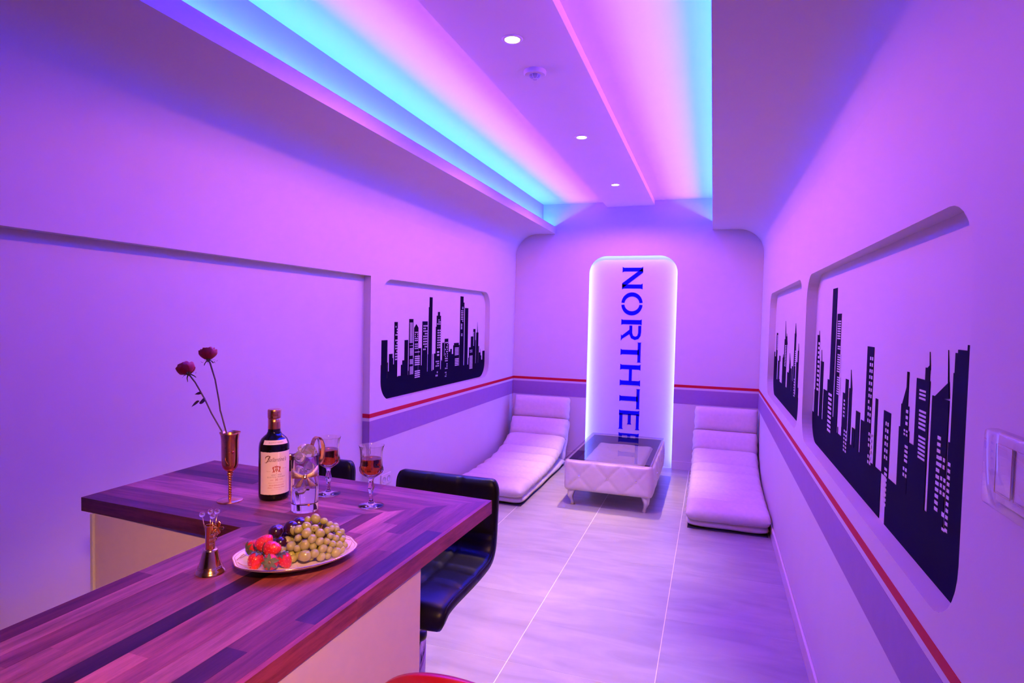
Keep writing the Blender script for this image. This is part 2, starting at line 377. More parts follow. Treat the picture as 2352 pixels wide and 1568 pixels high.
# ---------------------------------------------------------------- skyline decals in the recesses
SKY_L=([(3.339,3.358,1.103),(3.351,3.425,1.262),(3.428,3.435,1.114),(3.436,3.451,1.055),(3.447,3.493,1.169),(3.493,3.501,1.14),(3.501,3.52,1.097),(3.512,3.556,1.38),(3.565,3.61,1.013),(3.607,3.629,1.087),(3.625,3.659,1.116),(3.653,3.704,1.255),(3.709,3.722,1.038),(3.715,3.723,1.246),(3.715,3.777,1.401),(3.785,3.797,1.126),(3.789,3.855,1.338),(3.86,3.901,1.19),(3.904,3.918,1.063),(3.914,3.925,1.138),(3.915,4.001,1.385),(4.009,4.03,1.139),(4.016,4.03,1.491),(4.026,4.076,1.566),(4.09,4.097,1.138),(4.1,4.121,1.015),(4.115,4.149,1.139),(4.14,4.157,1.344),(4.152,4.227,1.429),(4.172,4.209,1.458),(4.24,4.266,1.062),(4.258,4.293,1.217),(4.295,4.309,1.112),(4.302,4.37,1.247),(4.371,4.382,1.205),(4.383,4.414,1.141),(4.411,4.442,1.161),(4.442,4.474,1.119),(4.469,4.486,1.189),(4.483,4.581,1.207),(4.58,4.593,1.188),(4.598,4.617,1.029),(4.611,4.624,1.089),(4.598,4.664,1.596),(4.665,4.684,1.546),(4.704,4.72,1.087),(4.699,4.772,1.5),(4.791,4.81,1.069),(4.803,4.848,1.159),(4.841,4.893,1.253),(4.901,4.91,1.06),(4.895,4.944,1.318),(4.948,4.955,1.219),(4.964,4.98,1.002),(4.964,5.018,1.286),(5.023,5.039,1.162),(5.04,5.072,1.103),(5.072,5.098,1.074),(5.098,5.13,1.034),(5.124,5.181,1.114)],[(3.523,3.556,1.12,1.357,2,13),(3.724,3.768,1.232,1.377,1,16),(3.727,3.771,1.211,1.216,1,1),(3.728,3.772,1.142,1.197,1,6),(3.73,3.774,1.081,1.118,1,4),(3.732,3.776,1.009,1.067,1,6),(3.797,3.85,1.24,1.313,3,5),(3.799,3.852,1.183,1.229,3,3),(3.802,3.878,1.159,1.169,1,1),(3.804,3.88,1.066,1.14,1,5),(3.807,3.884,0.976,1.034,1,4),(3.928,3.997,1.169,1.361,3,10),(4.155,4.224,1.357,1.404,3,3),(4.163,4.227,1.173,1.325,2,8),(4.167,4.203,1.113,1.159,1,2),(4.141,4.206,1.032,1.084,3,3),(4.144,4.186,0.954,1.004,2,2),(4.309,4.366,1.062,1.225,3,9),(4.311,4.364,1.002,1.053,2,3),(4.314,4.345,0.94,0.985,2,3),(4.501,4.578,1.103,1.171,1,6),(4.505,4.582,1.015,1.081,1,5),(4.611,4.667,1.38,1.482,2,7),(4.634,4.664,1.488,1.51,2,2),(4.615,4.644,1.317,1.368,1,4),(4.619,4.674,1.259,1.285,3,2),(4.815,4.881,1.11,1.139,2,2),(4.817,4.885,0.967,1.086,1,10),(4.898,4.914,1.167,1.294,1,12)],[[(3.789,1.338),(3.855,1.338),(3.822,1.365)],[(4.241,1.062),(4.266,1.061),(4.24,1.086)],[(4.987,1.286),(5.002,1.285),(4.99,1.379)],[(5.072,1.071),(5.081,1.071),(5.072,1.137)]])
SKY_RN=([(3.055,3.115,1.119),(3.01,3.099,1.275),(3.035,3.094,1.376),(2.939,2.978,1.126),(2.906,2.977,1.261),(2.795,2.882,1.145),(2.772,2.797,1.114),(2.719,2.795,1.196),(2.694,2.722,1.174),(2.636,2.672,1.057),(2.665,2.757,1.572),(2.544,2.552,1.034),(2.567,2.643,1.468),(2.447,2.484,1.045),(2.439,2.481,1.175),(2.408,2.423,1.08),(2.395,2.441,1.229),(2.349,2.366,1.074),(2.334,2.378,1.202),(2.268,2.31,1.073),(2.235,2.26,1.021),(2.205,2.26,1.138),(2.168,2.188,1.024),(2.114,2.187,1.119),(2.075,2.099,1.016),(2.061,2.14,1.359),(1.995,2.014,1.086),(1.992,2.018,1.209),(1.855,1.923,1.187),(1.76,1.82,0.965),(1.743,1.762,0.965),(1.693,1.776,1.166),(1.702,1.765,1.226),(1.714,1.728,1.311),(1.629,1.69,1.139),(1.562,1.653,1.302),(1.567,1.596,1.331),(1.524,1.541,1.14),(1.445,1.544,1.273),(1.419,1.438,1.189),(1.397,1.41,1.107),(1.333,1.428,1.332),(1.338,1.423,1.373),(1.339,1.41,1.38),(1.339,1.364,1.391)],[(3.011,3.058,1.117,1.348,1,11),(2.689,2.759,0.981,1.147,1,9),(2.566,2.625,1.367,1.443,1,8),(2.556,2.61,1.328,1.345,1,2),(2.543,2.605,1.24,1.313,1,8),(2.533,2.594,1.154,1.226,1,8),(2.435,2.457,1.085,1.155,1,5),(2.379,2.44,0.964,1.048,2,6),(2.058,2.105,1.122,1.333,2,11),(2.037,2.083,0.998,1.101,2,6),(1.863,1.901,1.051,1.163,2,6),(1.863,1.888,0.925,1.036,1,8),(1.698,1.736,1.149,1.168,2,2),(1.704,1.721,1.175,1.22,1,3),(1.694,1.718,1.084,1.131,1,4),(1.69,1.728,1.046,1.076,2,2),(1.584,1.628,1.253,1.28,1,3),(1.576,1.623,1.184,1.233,1,5),(1.572,1.619,1.116,1.173,1,6),(1.477,1.497,1.028,1.195,1,12),(1.445,1.481,1.125,1.17,2,3),(1.437,1.473,1.07,1.114,2,3),(1.418,1.432,1.002,1.152,1,11),(1.437,1.453,1.027,1.044,1,1),(1.432,1.449,1.0,1.011,1,1)],[[(3.039,1.334),(3.02,1.335),(3.044,1.396)],[(2.959,1.25),(2.947,1.25),(2.968,1.311)],[(2.356,1.197),(2.333,1.2),(2.359,1.268)],[(1.764,1.216),(1.715,1.223),(1.723,1.278)],[(1.595,1.325),(1.566,1.327),(1.568,1.338)],[(1.568,1.327),(1.565,1.327),(1.572,1.368)],[(1.543,1.265),(1.445,1.277),(1.45,1.311)],[(1.454,1.299),(1.45,1.3),(1.462,1.377)]])
SKY_RF=([(5.031,5.108,1.205),(4.911,5.027,1.172),(4.854,4.905,1.161),(4.867,4.96,1.354),(4.712,4.798,1.153),(4.65,4.725,1.193),(4.475,4.554,0.916),(4.425,4.51,0.994),(4.418,4.502,1.19),(4.361,4.418,1.171),(4.332,4.429,1.321),(4.283,4.346,1.341),(4.123,4.211,1.114),(4.055,4.133,1.128),(4.055,4.119,1.172),(4.006,4.054,1.15),(3.916,3.988,1.08),(3.937,3.983,1.168),(3.861,3.906,1.053),(3.835,3.898,1.154),(3.839,3.914,1.368),(3.758,3.794,1.205),(3.674,3.72,1.065),(3.702,3.748,1.272),(3.611,3.644,1.064),(3.598,3.642,1.151)],[(4.849,4.91,1.225,1.339,1,16),(4.63,4.676,1.027,1.153,1,14),(4.31,4.373,1.139,1.284,1,14),(3.819,3.856,1.174,1.27,1,8),(3.803,3.865,0.995,1.106,2,7)],[[(4.388,1.321),(4.34,1.322),(4.398,1.443)],[(4.303,1.287),(4.257,1.288),(4.305,1.36)],[(3.896,1.351),(3.834,1.352),(3.883,1.429)],[(3.723,1.268),(3.706,1.269),(3.726,1.314)],[(4.11,1.166),(4.054,1.17),(4.106,1.241)],[(4.483,1.184),(4.433,1.187),(4.469,1.216)],[(3.59,1.144),(3.579,1.145),(3.604,1.212)]])
def skyline(name, data, xp, y0, y1, label, seams=()):
    cols, wins, polys = data; sg = 1 if xp < -1 else -1
    th = .0012; x_in, x_out = xp, xp+sg*th
    t = thing(name, label, 'wall decal', (xp, (y0+y1)/2, WZ0), 0, 'skyline wall decals')
    ox, oy, oz = t.location
    fm = lambda a, b, d: (xp+sg*d-ox, a-oy, b-oz)
    m = MB(); zb = WZ0+WR+.004
    lo = min(c[0] for c in cols); hi = max(c[1] for c in cols)
    edges = [y0+.002] + [s for p in seams for s in p] + [y1-.002]
    for k in range(0, len(edges), 2):
        a, b = edges[k], edges[k+1]
        if b <= a: continue
        cs = (1 if k+2 >= len(edges) else 0, 0, 0, 1 if k == 0 else 0)
        m.add(*prism(rrect(a, b, WZ0+.001, zb, WR, 8, cs), fm, 0, th))
    for ci, (a, b, z) in enumerate(cols):
        tk = th+.00004*(1+ci % 9)
        a, b = max(a, y0+.002), min(b, y1-.002)
        if b-a < .002 or z <= zb: continue
        m.add(*prism([(a, zb-.002), (b, zb-.002), (b, z), (a, z)], fm, 0, tk))
    for p in polys:
        m.add(*prism(p, fm, 0, th+.0005))
    m.obj('silhouette', NAVY, t)
    m = MB()
    for a, b, z0, z1, nc, nr in wins:
        cw, rh = (b-a)/nc, (z1-z0)/nr
        for i in range(nc):
            for j in range(nr):
                if nc > 1 and random.random() < .12: continue
                c0 = a+cw*(i+.2) if nc > 1 else a; c1 = a+cw*(i+.8) if nc > 1 else b
                m.add(*prism([(c0, z0+rh*(j+.22)), (c1, z0+rh*(j+.22)), (c1, z0+rh*(j+.76)), (c0, z0+rh*(j+.76))], fm, th, th+.0008))
    m.obj('lit_windows', SKYW, t)['kind'] = 'stuff'
    return t
skyline('skyline_decal', SKY_L, -2.0112, *WIN_L, 'dark navy city skyline decal in the recess of the left wall')
skyline('skyline_decal', SKY_RN, .4672, *WIN_N, 'large navy city skyline decal in the nearest recess of the right wall', seams=((1.872, 1.926),))
skyline('skyline_decal', SKY_RF, .4672, *WIN_F, 'navy city skyline decal in the farther recess of the right wall')

# ---------------------------------------------------------------- vertical sign letters on the niche board
def stem(x0, x1, y0=0., y1=1., f=.045, h=.075):
    return [(x0-f, y0), (x1+f, y0), (x1, y0+h), (x1, y1-h), (x1+f, y1), (x0-f, y1), (x0, y1-h), (x0, y0+h)]
def arm(x0, x1, y0, y1, f=.04, h=.06):
    return [(x0, y0), (x1-h, y0), (x1, y0-f), (x1, y1+f), (x1-h, y1), (x0, y1)]
def arc_ring(cx, cy, rx, ry, tx, ty, a0, a1, n=18):
    o = [(cx+rx*math.cos(math.radians(a0+(a1-a0)*i/n)), cy+ry*math.sin(math.radians(a0+(a1-a0)*i/n))) for i in range(n+1)]
    q = [(cx+(rx-tx)*math.cos(math.radians(a0+(a1-a0)*i/n)), cy+(ry-ty)*math.sin(math.radians(a0+(a1-a0)*i/n))) for i in range(n+1)]
    return o+q[::-1]
GL = {
 'N': (1.10, [stem(.05, .23), stem(.86, 1.055), [(.05, 1), (.29, 1), (1.055, .0), (.80, .0)]]),
 'O': (1.11, [arc_ring(.54, .5, .54, .52, .2, .155, 94, 266), arc_ring(.57, .5, .54, .52, .2, .155, -86, 86)]),
 'R': (1.02, [stem(.04, .25, f=.035), [(.31, .985), (.31, .84), (.66, .84), (.80, .8), (.84, .70), (.80, .60), (.66, .55), (.31, .55), (.31, .405), (.72, .41), (.92, .5), (1.0, .68), (.95, .86), (.80, .96), (.62, .985)],
              [(.50, .42), (.72, .42), (.96, .06), (1.06, 0), (.74, 0), (.80, .05)]]),
 'T': (.97, [stem(.37, .59, 0, .9), [(0, 1.03), (.03, .985), (.94, .985), (.97, 1.03), (.97, .80), (.94, .84), (.03, .84), (0, .80)]]),
 'H': (1.07, [stem(.05, .26), stem(.81, 1.02), [(.25, .44), (.82, .44), (.82, .585), (.25, .585)]]),
 'E': (.99, [stem(.05, .25, f=.035), arm(.2, .97, .015, .175), arm(.2, .72, .44, .59), arm(.2, .97, .84, .985)]),
 'L': (.9, [stem(.05, .25, f=.035), arm(.2, .88, .015, .175)]),
}
LX0, LH = -.868, .2005
lets = [('N', 1.9558, 1.7314), ('O', 1.7026, 1.4746), ('R', 1.4376, 1.2271), ('T', 1.2073, 1.0084), ('H', .9911, .7701), ('T', .7441, .5443), ('E', .5334, .331), ('L', .3048, .12)]
sg = thing('sign_letters', 'blue capital letters running down the glowing white niche board', 'sign', (-.768, 5.985, 1.0))
for k, (c, z1, z0) in enumerate(lets):
    wdt, polys = GL[c]; s = (z1-z0)/wdt; m = MB(); sh = .006*k/7
    for p in polys:
        m.add(*prism(p, lambda a, b, d: (LX0+sh+b*LH+.768, -.0002-d, z1-a*s-1.0), 0, .003))
    m.obj('letter', LETB, sg)

# ---------------------------------------------------------------- ceiling fittings
def downlight(label, x, y, z, wide, core):
    t = thing('downlight', label, 'ceiling light', (x, y, z), 0, 'recessed downlights')
    lathe('trim_ring', [(.029, -.001), (.031, -.004), (.040, -.003), (.043, 0), (.029, 0), (.029, -.001)], TRIMW, t, 28)
    lathe('lens', [(0, -.0015), (.029, -.0015), (.029, -.0005), (0, -.0005)], LAMPW, t, 24)
    spot_light('downlight_wide', (x, y, z-.012), WIDE, wide, 164, .30, .035)
    spot_light('downlight_core', (x, y, z-.012), CORE, core, 50, 1, .035)
for lb, y in (('brightest warm round downlight beside the smoke detector', 2.2915), ('warm round downlight in the middle of the ceiling panel', 3.62), ('warm round downlight nearest the back wall', 4.948)):
    downlight(lb, -.797, y, ZP, DOWN_WIDE, DOWN_CORE)
# round ceiling lamp over the entrance, behind the camera, turned towards the bar
t = thing('ceiling_lamp', 'warm round ceiling lamp in the soffit behind the camera', 'ceiling light', (.18, -.15, ZS))
lathe('housing', [(0, 0), (.13, 0), (.13, -.03), (.12, -.035), (.12, -.03), (0, -.03)], TRIMW, t, 40, sharp=40)
lathe('diffuser', [(0, -.036), (.09, -.0355), (.119, -.031), (0, -.0305)], LAMPW2, t, 36)
spot_light('ceiling_lamp_beam', (.18, -.15, ZS-.05), ENTRY, ENTRY_W, 46, .75, .10, (-.72, .98, .82))
t = thing('smoke_detector', 'white round smoke detector on the ceiling panel', 'smoke detector', (-.797, 2.612, ZP))
lathe('base', [(0, 0), (.050, 0), (.051, -.004), (.050, -.014), (.046, -.018), (0, -.018)], TRIMW, t, 40, sharp=35)
lathe('sensor_head', [(0, -.018), (.026, -.018), (.024, -.022), (.012, -.0225), (0, -.0225)], PM('grey_sensor', (.35, .34, .38), .5), t, 24)
for k in range(6):
    a = k*PI/3+.3; c, s_ = math.cos(a), math.sin(a)
    tube('guard_rib', [(c*.026, s_*.026, -.018), (c*.021, s_*.021, -.028), (c*.012, s_*.012, -.034)], .0016, TRIMW, t, 6)
lathe('guard_ring', [(.010, -.034), (.014, -.034), (.014, -.0365), (.010, -.0365), (.010, -.034)], TRIMW, t, 20)

# switch under a clear cover on the right wall
t = thing('light_switch', 'white light switch plate under a clear cover on the right wall', 'light switch', (XR, 1.022, 1.215))
box('plate', (-.007, -.062, -.052), (-.0003, .062, .052), TRIMW, t, .002)
for y in (-.03, .03):
    box('rocker', (-.0105, y-.024, -.036), (-.007, y+.024, .036), TRIMW, t, .0015)
CLEAR = thin_glass('clear_cover', (.95, .95, .97), 1.45)
gold_line = PM('tan_switch_outline', (.55, .38, .22), .5)
for y in (-.03, .03):
    tube('outline', [(-.0112, y-.025, -.037), (-.0112, y+.025, -.037), (-.0112, y+.025, .037), (-.0112, y-.025, .037), (-.0112, y-.025, -.037)], .0006, gold_line, t, 5, False)
cv = box('cover', (-.024, -.07, -.058), (-.0005, .07, .058), CLEAR, t, .007, 3, True)
# socket on the left wall, low behind the bar
t = thing('wall_socket', 'white wall socket plate low on the left wall behind the bar', 'socket', (XL, 3.345, .372))
box('plate', (.0003, -.06, -.035), (.008, .06, .035), TRIMW, t, .003)
for y in (-.028, .028):
    lathe('outlet', [(0, 0), (.017, 0), (.018, .002), (.020, .002), (.020, -.002), (0, -.002)], PM('socket_grey', (.5, .5, .52), .5), t, 18).matrix_local = Matrix.Translation((.0082, y, 0)) @ Matrix.Rotation(PI/2, 4, 'Y')
# ================================================================ bar counter
BZ, BT = .90, .038
OUT = [(-1.654, 1.172), (-1.072, 1.148), (-1.092, -.30), (-.640, -.30), (-.611, .68), (-.5985, 1.14), (-.583, 1.585), (-1.643, 1.640)]
I_, T_ = Vector((-1.072, 1.148)), Vector((-.583, 1.585))
def clip(poly, p, nrm):          # keep the side where (x-p).n >= 0
    out = []
    for i in range(len(poly)):
        a, b = Vector(poly[i]), Vector(poly[(i+1) % len(poly)])
        da, db = (a-p).dot(nrm), (b-p).dot(nrm)
        if da >= 0: out.append((a.x, a.y))
        if (da >= 0) != (db >= 0):
            q = a+(b-a)*(da/(da-db)); out.append((q.x, q.y))
    return out
bar = thing('bar_worktop', 'wooden butcher block bar worktop, L shaped, of dark and light strips', 'worktop', (-1.0, 1.1, BZ-BT))
def plank(poly, tone, mat):
    if len(poly) < 3: return
    ar = sum(poly[i][0]*poly[(i+1) % len(poly)][1]-poly[(i+1) % len(poly)][0]*poly[i][1] for i in range(len(poly)))/2
    if abs(ar) < 2e-5: return
    if ar < 0: poly = poly[::-1]
    n = len(poly); V = [(a+1.0, b-1.1, 0) for a, b in poly]+[(a+1.0, b-1.1, BT) for a, b in poly]
    F = [tuple(reversed(range(n))), tuple(range(n, 2*n))]+[(i, (i+1) % n, n+(i+1) % n, n+i) for i in range(n)]
    o = mesh_obj('plank', V, F, mat, bar); o.color = (*tone, 1); return o
TONES = [(.215, .050, .042), (.17, .036, .033), (.28, .080, .064), (.13, .024, .024), (.245, .064, .050), (.19, .043, .037), (.33, .105, .083), (.095, .016, .017)]
DARK = (.035, .008, .010)
md = (T_-I_).normalized(); mn = Vector((md.y, -md.x))           # right of the mitre = leg side
rnd = random.Random(11)
def tone():
    t = rnd.choice(TONES); k = rnd.uniform(.85, 1.15); return tuple(c*k for c in t)
# leg (runs towards the camera): strips between its left and right edge
def legx(s, y):
    l = -1.092+( -1.072+1.092)*(y+.30)/(1.148+.30)
    if y <= .68: r = -.640+(-.611+.640)*(y+.30)/.98
    elif y <= 1.14: r = -.611+.0125*(y-.68)/.46
    else: r = -.5985+.0155*(y-1.14)/.445
    return l+(r-l)*s
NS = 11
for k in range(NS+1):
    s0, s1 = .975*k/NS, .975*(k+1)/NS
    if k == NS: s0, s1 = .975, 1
    y = -.30
    cuts = [y]
    while y < 1.72:
        y += rnd.uniform(.32, .85); cuts.append(min(y, 1.72))
    if k == 5: cuts = [-.3, 1.03, 1.4, 1.72]
    if k == 6: cuts = [-.3, .66, 1.22, 1.72]
    if k == 9: cuts = [-.3, .25, .725, 1.15, 1.72]
    if k == 10: cuts = [-.3, .37, .83, 1.30, 1.72]
    for a, b in zip(cuts, cuts[1:]):
        t = tone()
        if k == 5 and a < 0: t = DARK
        if k == 9 and .2 < a < .3: t = (.06, .014, .016)
        if k == 10 and .8 < a < .9: t = (.055, .014, .022)
        if k in (6, 7): t = tuple(c*1.25 for c in t)
        if k == NS: t = (.30*rnd.uniform(.9, 1.1), .052, .042)  # edging strip tinted brighter red for the highlight on the rounded edge
        ys = [a] + [v for v in (.68, 1.14) if a < v < b] + [b]
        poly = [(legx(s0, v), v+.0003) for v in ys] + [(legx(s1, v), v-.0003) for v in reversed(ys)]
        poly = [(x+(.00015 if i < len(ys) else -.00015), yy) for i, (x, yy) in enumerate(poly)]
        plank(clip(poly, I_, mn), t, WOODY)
# far arm: strips between the near and far edge
def army(s, x):
    n_ = 1.148+(1.172-1.148)*(-1.072-x)/.582 ; f_ = 1.585+(1.640-1.585)*(-.583-x)/1.06
    return n_+(f_-n_)*s
NA = 11
for k in range(NA):
    s0, s1 = k/NA, (k+1)/NA
    xs = [-1.6485]; x = -1.6485
    while x < -.55:
        x += rnd.uniform(.28, .75); xs.append(min(x, -.55))
    for a, b in zip(xs, xs[1:]):
        t = tone()
        if k == 0 and a < -1.6: t = (.10, .022, .03)
        if k in (2, 7) and a < -1.5: t = tuple(c*.55 for c in t)
        poly = [(a+.0003, army(s0, a)+.00015), (b-.0003, army(s0, b)+.00015), (b-.0003, army(s1, b)-.00015), (a+.0003, army(s1, a)-.00015)]
        plank(clip(poly, I_, -mn), t, WOODX)
# base: a panel under the far arm and one under the leg
t = thing('bar_counter', 'cream panelled bar counter under the wooden worktop', 'bar counter', (-.8, 1.17, 0))
box('back_panel', (-1.591+.8, 1.168-1.17, 0), (-.622+.8, 1.186-1.17, BZ-BT-.0005), PANELW, t, .0015)
box('end_trim', (-1.602+.8, 1.162-1.17, 0), (-1.592+.8, 1.19-1.17, BZ-BT-.0005), TRIMW, t, .001)
sp = MB().add(*prism([(-.651, -.28), (-.631, -.28), (-.6125, .68), (-.6035, 1.186), (-.6215, 1.186), (-.632, .68)], lambda a, b, d: (a+.8, b-1.17, d), 0, BZ-BT-.0005))
sp.obj('side_panel', PANELW, t)
box('inner_shelf', (-1.05+.8, -.25-1.17, .42), (-.66+.8, 1.165-1.17, .44), PANELW, t, .001)

# ================================================================ black bar stools
def stool_shell(t):
    W2, TH = .195, .052
    prof = [(-.205, .545), (-.21, .575), (-.195, .592), (-.15, .597), (-.08, .596), (0, .594), (.08, .595), (.135, .60), (.168, .615), (.187, .645), (.194, .69), (.199, .74), (.204, .80), (.208, .85), (.209, .868)]
    # smooth the centre line
    P = [Vector((0, a, b)) for a, b in prof]; Q = []
    for i in range(len(P)-1):
        for k in range(5):
            u = k/5; p0, p1, p2, p3 = P[max(i-1, 0)], P[i], P[i+1], P[min(i+2, len(P)-1)]
            Q.append(.5*((2*p1)+(p2-p0)*u+(2*p0-5*p1+4*p2-p3)*u*u+(3*p1-p0-3*p2+p3)*u**3))
    Q.append(P[-1]); S_ = [0]
    for i in range(1, len(Q)): S_.append(S_[-1]+(Q[i]-Q[i-1]).length)
    LT = S_[-1]; NX = 39; V, F = [], []
    groove = lambda d: math.exp(-(d/.006)**2)
    rows = len(Q)
    def edge(u, v):              # rounded corners of the panel seen flat
        w_ = 1
        e = min(v, LT-v)
        if e < .05:
            q = 1-(e/.05); w_ = 1-.13*(1-math.sqrt(max(0, 1-q*q)))
        return w_
    for side in (1, -1):
        for i, p in enumerate(Q):
            tg = (Q[min(i+1, rows-1)]-Q[max(i-1, 0)]).normalized(); nrm = Vector((0, -tg.z, tg.y))
            v = S_[i]; ends = min(v, LT-v)
            for j in range(NX):
                u = -1+2*j/(NX-1); x = u*W2*edge(u, v)
                bul = (max(0, 1-abs(u)**6))**.5*min(1, (max(0, ends)/.02))**.5
                h = TH/2*(.35+.65*bul) if side == 1 else TH/2*(.35+.45*bul)
                if side == 1:
                    for gx_ in (-1/3, 1/3): h -= .0085*groove((u-gx_)*W2)
                    for gv in (LT*.24, LT*.42, LT*.73): h -= .0085*groove(v-gv)
                V.append(p+Vector((x, 0, 0))+nrm*h*side)
    n = rows*NX
    for i in range(rows-1):
        for j in range(NX-1):
            a = i*NX+j; F.append((a, a+1, a+NX+1, a+NX)); F.append((n+a, n+a+NX, n+a+NX+1, n+a+1))
    for i in range(rows-1):
        for j in (0, NX-1):
            a = i*NX+j; F.append((a, a+NX, n+a+NX, n+a) if j == 0 else (a, n+a, n+a+NX, a+NX))
    for j in range(NX-1):
        F.append((j, n+j, n+j+1, j+1)); a = (rows-1)*NX+j; F.append((a, a+1, n+a+1, n+a))
    o = mesh_obj('padded_seat_and_back', V, F, LEATHB, t, True)
    pip = [(W2*edge(1, S_[i])*.985, Q[i].y, Q[i].z) for i in range(rows)]
    for s in (1, -1): tube('piping', [(s*a, b-.012*(c > .64), c+.014*(c < .64)) for a, b, c in pip[2:-2]], .0028, LEATHB, t, 6)
    return o
def bar_stool(loc, label):
    t = thing('bar_stool', label, 'bar stool', loc, 0, 'black bar stools')
    stool_shell(t)
    lathe('seat_plate', [(0, .535), (.08, .535), (.085, .545), (.07, .562), (0, .562)], BLKPL, t, 24)
    lathe('piston', [(0, .30), (.0175, .30), (.0175, .54), (0, .54)], CHROME, t, 20)
    lathe('collar', [(0, .385), (.029, .385), (.031, .392), (.031, .404), (.026, .410), (0, .410)], BLKPL, t, 24)
    lathe('column', [(0, .012), (.0285, .012), (.0285, .386), (0, .386)], CHROME, t, 24)
    lathe('base_plate', [(0, 0), (.195, 0), (.195, .006), (.15, .011), (.06, .018), (.035, .03), (0, .03)], CHROME, t, 48, sharp=40)
    a = [(.16*math.cos(x), -.16*math.sin(x), .25) for x in [math.radians(d) for d in range(10, 171, 10)]]
    tube('footrest', [(.028, 0, .25)]+a+[(-.028, 0, .25)], .009, CHROME, t, 8)
    return t
bar_stool((-.872, 1.697, 0), 'black tufted bar stool at the tip of the bar nearest the mattress')
bar_stool((-1.463, 1.725, 0), 'black bar stool mostly hidden behind the bar, near the whisky glasses')

# red stool whose rounded back peeks in at the bottom edge
t = thing('red_bar_stool', 'red moulded stool with a rounded back at the bottom of the picture', 'bar stool', (-.385, 1.075, 0))
m = MB(); V, F = [], []; NU, NV = 33, 15
for side in (0, 1):
    for i in range(NU):
        u = -1+2*i/(NU-1)
        for j in range(NV):
            v = j/(NV-1); x = .2*u; zt = .633+.2*math.sqrt(max(0, 1-u*u*.98)); z = .50+(zt-.50)*v
            bow = -.175-.012*side*(1-abs(u)**8)-.02*v+.06*u*u-.012*(1-v)**2*0
            V.append((x*(1-.10*(1-v)), bow, z))
n = NU*NV
for i in range(NU-1):
    for j in range(NV-1):
        a = i*NV+j; F += [(a, a+1, a+NV+1, a+NV), (n+a, n+a+NV, n+a+NV+1, n+a+1)]
for i in range(NU-1): F.append((i*NV+NV-1, n+i*NV+NV-1, n+(i+1)*NV+NV-1, (i+1)*NV+NV-1)); F.append((i*NV, (i+1)*NV, n+(i+1)*NV, n+i*NV))
for j in range(NV-1):
    F.append((j, n+j, n+j+1, j+1)); a = (NU-1)*NV+j; F.append((a, a+1, n+a+1, n+a))
mesh_obj('backrest', V, F, REDPL, t, True)
lathe('seat', [(0, .485), (.15, .49), (.185, .51), (.19, .53), (.175, .545), (.10, .535), (0, .53)], REDPL, t, 40)
lathe('column', [(0, .012), (.0285, .012), (.0285, .49), (0, .49)], CHROME, t, 24)
lathe('base_plate', [(0, 0), (.185, 0), (.185, .006), (.06, .018), (.035, .03), (0, .03)], CHROME, t, 48, sharp=40)

# ================================================================ tufted coffee table with glass top
CT = thing('coffee_table', 'white tufted leather coffee table with smoked glass top and silver legs', 'coffee table', (-.71, 4.97, 0))
HW, HL, R0, Z0, Z1 = .322, .55, .03, .122, .352
def perim(n_per=.0115):
    pts = []
    segs = [((-HW+R0, -HL), (HW-R0, -HL)), ((HW, -HL+R0), (HW, HL-R0)), ((HW-R0, HL), (-HW+R0, HL)), ((-HW, HL-R0), (-HW, -HL+R0))]
    ctr = [(HW-R0, -HL+R0, -90), (HW-R0, HL-R0, 0), (-HW+R0, HL-R0, 90), (-HW+R0, -HL+R0, 180)]
    for k, (a, b) in enumerate(segs):
        a, b = Vector(a), Vector(b); L_ = (b-a).length; n = int(L_/n_per); d = (b-a)/L_; nm = Vector((d.y, -d.x))
        for i in range(n): pts.append((a+(b-a)*i/n, nm, k, (L_*i/n+R0)))
        cx, cy, a0 = ctr[k]
        for i in range(6):
            an = math.radians(a0+90*i/6); nv = Vector((math.cos(an), math.sin(an))); pts.append((Vector((cx, cy))+nv*R0, nv, k, None))
    return pts
PP = perim(); NVv = 26; V, F = [], []
for p, nv, k, s in PP:
    full = 2*HW if k in (0, 2) else 2*HL; nb = 3 if k in (0, 2) else 5; sp_ = full/nb
    for j in range(NVv):
        v = j/(NVv-1); z = Z0+(Z1-Z0)*v
        rnd_ = 1-abs(2*v-1)**7
        h = .012*math.sqrt(max(rnd_, 0))
        if s is not None:
            a = (s-sp_/2)/(sp_/2); b = (v-.5)/.5; f1 = abs(math.sin(PI*(a+b)/2)); f2 = abs(math.sin(PI*(a-b)/2))
            cr = min(1, f1*3.2)*min(1, f2*3.2); h += .0045*cr*rnd_ + .004*math.sqrt(f1*f2)*rnd_-.004
        q = p+nv*h; V.append((q.x, q.y, z))
np_ = len(PP)
for i in range(np_):
    for j in range(NVv-1):
        a, b = i*NVv+j, ((i+1) % np_)*NVv+j; F.append((a, b, b+1, a+1))
F.append(tuple(i*NVv for i in range(np_))[::-1])
# top rim rolls inwards, then the recess walls
base = len(V); k0 = NVv
for p, nv, k, s in PP:
    for d, z in ((.004, Z1+.002), (.016, Z1+.001), (.0165, Z1-.004)):
        q = p-nv*d; V.append((q.x, q.y, z))
for i in range(np_):
    i2 = (i+1) % np_
    F.append((i*NVv+NVv-1, i2*NVv+NVv-1, base+i2*3, base+i*3))
    for j in range(2): F.append((base+i*3+j, base+i2*3+j, base+i2*3+j+1, base+i*3+j+1))
mesh_obj('tufted_body', V, F, LEATHW, CT, True)
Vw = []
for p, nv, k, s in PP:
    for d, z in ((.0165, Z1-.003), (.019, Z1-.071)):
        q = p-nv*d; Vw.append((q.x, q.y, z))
mesh_obj('recess_wall', Vw, [(2*i, 2*((i+1) % np_), 2*((i+1) % np_)+1, 2*i+1) for i in range(np_)], DARKIN, CT, True)  # walls coloured black for the shade inside the recess
